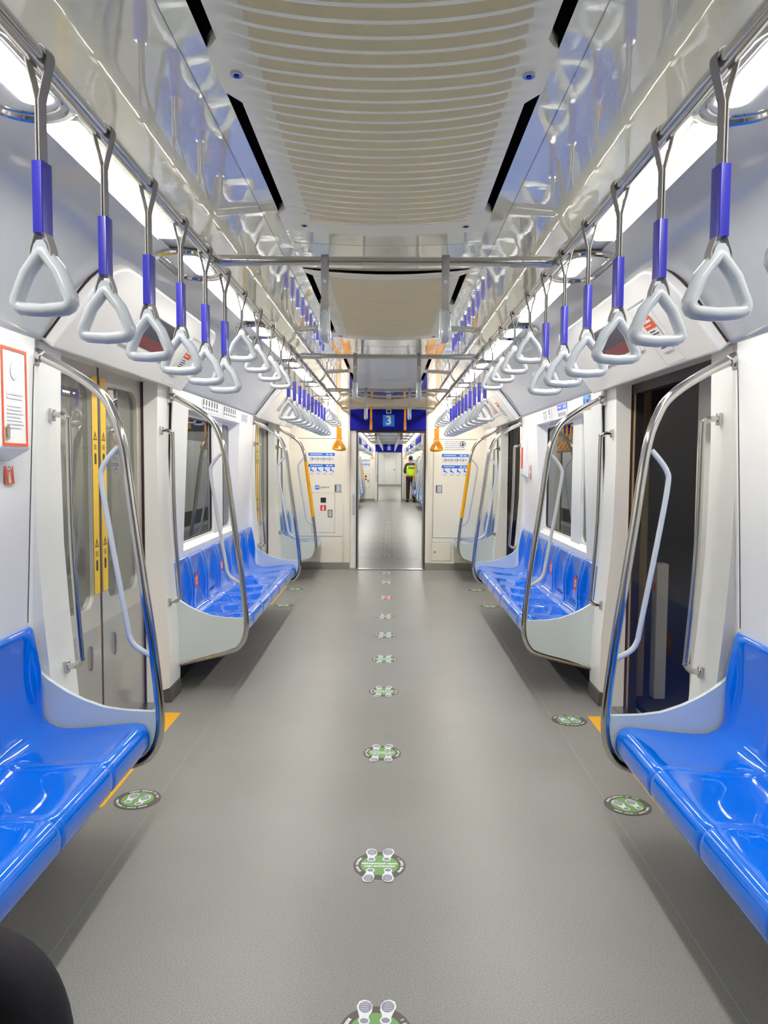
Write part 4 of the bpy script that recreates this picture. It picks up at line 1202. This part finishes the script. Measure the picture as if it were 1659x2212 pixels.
mb = MB(); mb.box(-.064, -.06, -.50, .50, -.25, .70); mb.box(-.50, -.0, -.556, -.55, -.25, .7); ob('lit_face', mb.mesh('lit_face', M_AD), t)

# ------------------------------------------------------------------ people
def skin_obj(name, verts, edges, radii, m, parent=None, root=0, sub=2):
    me = bpy.data.meshes.new(name); me.from_pydata(verts, edges, [])
    me.materials.append(m)
    o = bpy.data.objects.new(name, me); COL.objects.link(o)
    if parent: o.parent = parent
    sk = o.modifiers.new('skin', 'SKIN'); sk.use_smooth_shade = True
    for i, r in enumerate(radii):
        v = me.skin_vertices[0].data[i]; r = r if isinstance(r, tuple) else (r, r); v.radius = r; v.use_root = (i == root)
    ss = o.modifiers.new('sub', 'SUBSURF'); ss.levels = sub; ss.render_levels = sub
    return o
def hand(parent, wrist, direction, palm_n, m, side, grip=.5):
    """wrist position, pointing direction, palm normal; five fingers"""
    d = Vector(direction).normalized(); n = Vector(palm_n); n = (n-d*n.dot(d)).normalized(); l = d.cross(n)*side
    W = Vector(wrist); mb = MB()
    def P(a, b, c): return tuple(W+d*a+l*b+n*c)
    mb.tube([P(-.02, 0, 0), P(.01, 0, 0), P(.045, .004, 0), P(.085, .002, 0), P(.095, 0, 0)], [.024, .028, .038, .036, .026], 12, flat=.45)
    for k, (b, L_) in enumerate(((-.030, .062), (-.011, .074), (.010, .078), (.030, .070))):
        c1 = grip*.5
        p = [P(.078, b, 0), P(.095+L_*.3, b*1.05, L_*.10*grip*2), P(.095+L_*.62, b*1.05, L_*.35*grip*2), P(.09+L_*.78, b*1.05, L_*.72*grip*2)]
        mb.tube(smooth_path(p, 3), [.0092]*7+[.0085, .008, .006], 8)
    p = [P(.02, .032, .004), P(.045, .055, .012), P(.07, .062, .026), P(.088, .056, .040)]
    mb.tube(smooth_path(p, 3), [.013]*4+[.011]*4+[.010, .007], 8)
    return ob('hand', mb.mesh('hand', m, 80), parent)
def head(parent, c, face, m, hair, r=1.0, tilt=0):
    """c centre of head, face: unit direction"""
    f = Vector(face).normalized(); u = Vector((0, 0, 1)); u = (u-f*u.dot(f)).normalized(); l = f.cross(u)
    T = Matrix(((l.x, f.x, u.x, c[0]), (l.y, f.y, u.y, c[1]), (l.z, f.z, u.z, c[2]), (0, 0, 0, 1)))
    mb = MB(); mb.T = T
    mb.sphere((0, 0, .02), .074*r, .092*r, .098*r, 20, 14); mb.sphere((0, .018, -.055), .056*r, .062*r, .060*r, 16, 10)
    mb.tube([(0, .095, .015), (0, .112, -.012), (0, .108, -.022), (0, .09, -.026)], [.008, .014, .015, .008], 8)
    for s in (-1, 1): mb.sphere((s*.076, -.005, -.005), .012, .022, .032, 10, 8)
    h = ob('head', mb.mesh('head', m, 80), parent)
    mb = MB(); mb.T = T
    for s in (-1, 1): mb.sphere((s*.030, .082, .016), .012, .008, .007, 10, 6)
    ob('eyes', mb.mesh('eyes', M_WHITE, 80), h)
    mb = MB(); mb.T = T
    for s in (-1, 1): mb.sphere((s*.030, .0895, .016), .005, .003, .005, 8, 6)
    for s in (-1, 1): mb.tube([(s*.016, .093, .033), (s*.032, .090, .038), (s*.048, .080, .034)], .0035, 6)
    ob('eyebrows', mb.mesh('eyebrows', M_HAIR, 80), h)
    mb = MB(); mb.T = T; mb.tube([(-.022, .078, -.056), (0, .086, -.054), (.022, .078, -.056)], [.003, .006, .003], 6); ob('mouth', mb.mesh('mouth', M_BROWN if False else M_RED, 80), h)
    mb = MB(); mb.T = T
    rows = []
    for i in range(10):
        th = PI*.52*i/9
        row = []
        for k in range(25):
            ph = 2*PI*k/24
            x = math.cos(ph)*math.sin(th); y = math.sin(ph)*math.sin(th); z = math.cos(th)
            lim = 1.0
            zz = .02+.106*z*r
            if i > 6 and y > .2: zz = max(zz, .065)
            row.append((x*.082*r, y*.099*r-.006, zz))
        rows.append(row)
    mb.grid(rows)
    mb.sphere((0, -.035, -.005), .071*r, .062*r, .065*r, 16, 10)
    ob('hair', mb.mesh('hair', hair, 80), parent)
    return h

def standing_guard(x, y):
    t = thing('person', 'distant person in lime safety vest and dark trousers, standing with back turned', 'person', (x, y, 0))
    # facing away (+Y), head bowed, left forearm raised in front holding a small device
    J = [(0, 0, .93), (0, -.005, 1.12), (0, .0, 1.30), (0, .02, 1.42), (0, .045, 1.50), (0, .06, 1.54),
         (-.17, .01, 1.385), (-.235, .03, 1.12), (-.17, .20, 1.08),
         (.17, .01, 1.385), (.235, .03, 1.12), (.12, .22, 1.10),
         (-.095, 0, .88), (-.105, .01, .48), (-.115, -.01, .09), (-.125, .12, .04),
         (.095, 0, .88), (.11, .01, .48), (.125, -.01, .09), (.14, .12, .04)]
    E = [(0, 1), (1, 2), (2, 3), (3, 4), (4, 5), (3, 6), (6, 7), (7, 8), (3, 9), (9, 10), (10, 11), (0, 12), (12, 13), (13, 14), (14, 15), (0, 16), (16, 17), (17, 18), (18, 19)]
    R = [(.13, .10), (.125, .09), (.15, .10), (.09, .075), .052, .05, .058, .042, .028, .058, .042, .028, .085, .06, .045, .035, .085, .06, .045, .035]
    body = skin_obj('body', J, E, R, M_SKIN, t)
    # trousers
    idx = [0, 12, 13, 14, 16, 17, 18]; mp = {a: i for i, a in enumerate(idx)}
    V = [J[a] for a in idx]; V[0] = (0, 0, .95)
    skin_obj('trousers', V, [(0, 1), (1, 2), (2, 3), (0, 4), (4, 5), (5, 6)], [(.155, .125), .105, .078, .068, .105, .078, .068], M_TROU, t)
    skin_obj('shirt', [J[1], J[2], J[3], J[6], J[7], J[9], J[10], (-.20, .12, 1.10), (.18, .13, 1.11)], [(0, 1), (1, 2), (2, 3), (3, 4), (2, 5), (5, 6), (4, 7), (6, 8)], [(.145, .11), (.17, .12), (.10, .085), .078, .056, .078, .056, .046, .046], M_JACK, t)
    v = skin_obj('safety_vest', [(0, 0, .95), (0, 0, 1.12), (0, 0, 1.29), (0, .005, 1.40)], [(0, 1), (1, 2), (2, 3)], [(.18, .14), (.18, .138), (.205, .145), (.19, .13)], M_VEST, t, sub=2)
    mb = MB(); mb.box(-.115, .115, -.163, -.125, 1.255, 1.325); pt = ob('back_patch', mb.mesh('back_patch', M_NAVY), v, bevel=.004)
    mb = MB(); mb.T = frame((0, -.1645, 1.29), (1, 0, 0), (0, 0, 1)); mb.mesh_in(text_mesh('SECURITY', .045, .001)); ob('lettering', mb.mesh('lettering', M_WHITE), pt)
    for s, xx, yy in ((-1, -.12, .06), (1, .135, .06)):
        mb = MB()
        mb.tube([(xx, -.05, .045), (xx, 0, .05), (xx, .06, .045), (xx, .13, .035), (xx, .17, .03)], [.035, .048, .046, .042, .025], 10, flat=1)
        mb.box(xx-.042, xx+.042, -.06, .17, 0, .018)
        ob('shoe', mb.mesh('shoe', M_SHOE, 60), t)
    head(t, (0, .085, 1.615), (0, .86, -.5), M_SKIN, M_HAIR)
    hand(t, (-.165, .20, 1.085), (.5, .8, .2), (.3, -.2, 1), M_SKIN, -1, .7); hand(t, (.12, .22, 1.10), (-.6, .7, .2), (-.3, -.2, 1), M_SKIN, 1, .7)
    return t
g = standing_guard(.83, 28.72)
g.rotation_euler.z = .12
t = thing('mobile_phone', 'small dark handheld device in the hands of the guard', 'phone', (.80, 29.03, 1.15)); t.rotation_euler = (.9, 0, 0)
mb = MB(); mb.prism(rrect(-.036, -.07, .036, .07, .008, 3), -.004, .004); ob('case', mb.mesh('case', M_DARK), t)
mb = MB(); mb.box(-.032, .032, -.062, .062, .004, .0045); ob('screen', mb.mesh('screen', M_SCREEN), t)

def seated_person(y):
    t = thing('person', 'seated person at the lower left edge, dark trousered knee in view', 'person', (0, y, 0))
    # sits on the left bench facing +X
    J = [(-1.17, 0, .53), (-1.19, 0, .74), (-1.20, 0, .92), (-1.19, 0, 1.04), (-1.18, 0, 1.12), (-1.17, 0, 1.16),
         (-1.19, .18, 1.0), (-1.13, .24, .74), (-.92, .19, .61),
         (-1.19, -.18, 1.0), (-1.13, -.24, .74), (-.92, -.19, .61),
         (-1.12, .10, .515), (-.70, .13, .475), (-.66, .13, .10), (-.54, .14, .05),
         (-1.12, -.10, .515), (-.72, -.14, .475), (-.68, -.14, .10), (-.56, -.15, .05)]
    E = [(0, 1), (1, 2), (2, 3), (3, 4), (4, 5), (3, 6), (6, 7), (7, 8), (3, 9), (9, 10), (10, 11), (0, 12), (12, 13), (13, 14), (14, 15), (0, 16), (16, 17), (17, 18), (18, 19)]
    R = [(.10, .12), (.09, .12), (.10, .145), (.075, .09), .052, .05, .058, .042, .028, .058, .042, .028, .075, .055, .042, .032, .075, .055, .042, .032]
    skin_obj('body', J, E, R, M_SKIN, t)
    skin_obj('trousers', [(-1.15, 0, .535), J[12], (-.92, .115, .515), (-.735, .13, .478), (-.672, .13, .44), (-.645, .13, .34), (-.65, .13, .12), J[16], (-.92, -.12, .515), (-.765, -.14, .492), (-.705, -.14, .455), (-.685, -.14, .36), (-.68, -.14, .12)],
             [(0, 1), (1, 2), (2, 3), (3, 4), (4, 5), (5, 6), (0, 7), (7, 8), (8, 9), (9, 10), (10, 11), (11, 12)],
             [(.115, .125), .092, .086, .080, .076, .076, .074, .092, .086, .080, .076, .076, .074], M_TROUB, t)
    skin_obj('jacket', [J[0], J[1], J[2], J[3], J[6], J[7], (-.98, .205, .64), J[9], J[10], (-.98, -.205, .64)], [(0, 1), (1, 2), (2, 3), (3, 4), (4, 5), (5, 6), (3, 7), (7, 8), (8, 9)],
             [(.115, .135), (.11, .14), (.12, .165), (.085, .10), .08, .062, .048, .08, .062, .048], M_HAIR, t)
    for x0, yy in ((-.66, .13), (-.68, -.145)):
        mb = MB()
        mb.tube([(x0-.06, yy, .05), (x0, yy, .055), (x0+.06, yy, .05), (x0+.14, yy, .038), (x0+.19, yy, .03)], [.034, .048, .046, .042, .024], 10)
        mb.box(x0-.07, x0+.19, yy-.042, yy+.042, 0, .018)
        ob('shoe', mb.mesh('shoe', M_SHOE, 60), t)
    head(t, (-1.15, 0, 1.25), (1, 0, -.1), M_SKIN, M_HAIR)
    hand(t, (-.93, .19, .615), (1, -.1, -.12), (0, 0, -1), M_SKIN, 1, .3); hand(t, (-.93, -.19, .615), (1, .1, -.12), (0, 0, -1), M_SKIN, -1, .3)
    return t
seated_person(1.27)

# ------------------------------------------------------------------ world, camera, colour
w = bpy.data.worlds.new('world'); SC.world = w; w.use_nodes = True
w.node_tree.nodes['Background'].inputs[0].default_value = (.02, .018, .02, 1); w.node_tree.nodes['Background'].inputs[1].default_value = 1
cam = bpy.data.cameras.new('camera'); co = bpy.data.objects.new('camera', cam); COL.objects.link(co)
pitch, yaw, roll = .0632, .0064, .0069
co.location = (.0195, 0, 1.44)
R = Matrix.Rotation(yaw, 3, 'Z') @ Matrix.Rotation(PI/2-pitch, 3, 'X') @ Matrix.Rotation(roll, 3, 'Z')
co.rotation_euler = R.to_euler()
cam.sensor_fit = 'VERTICAL'; cam.sensor_height = 24; cam.lens = 1660/2212*24
cam.clip_start = .05; cam.clip_end = 200
SC.camera = co
SC.view_settings.view_transform = 'Standard'
SC.view_settings.look = 'None'
SC.view_settings.exposure = 0.68
SC.view_settings.gamma = 1.0
SC.cycles.max_bounces = 12; SC.cycles.diffuse_bounces = 6; SC.cycles.glossy_bounces = 6; SC.cycles.transparent_max_bounces = 16
SC.cycles.use_denoising = True
SC.cycles.sample_clamp_indirect = 8
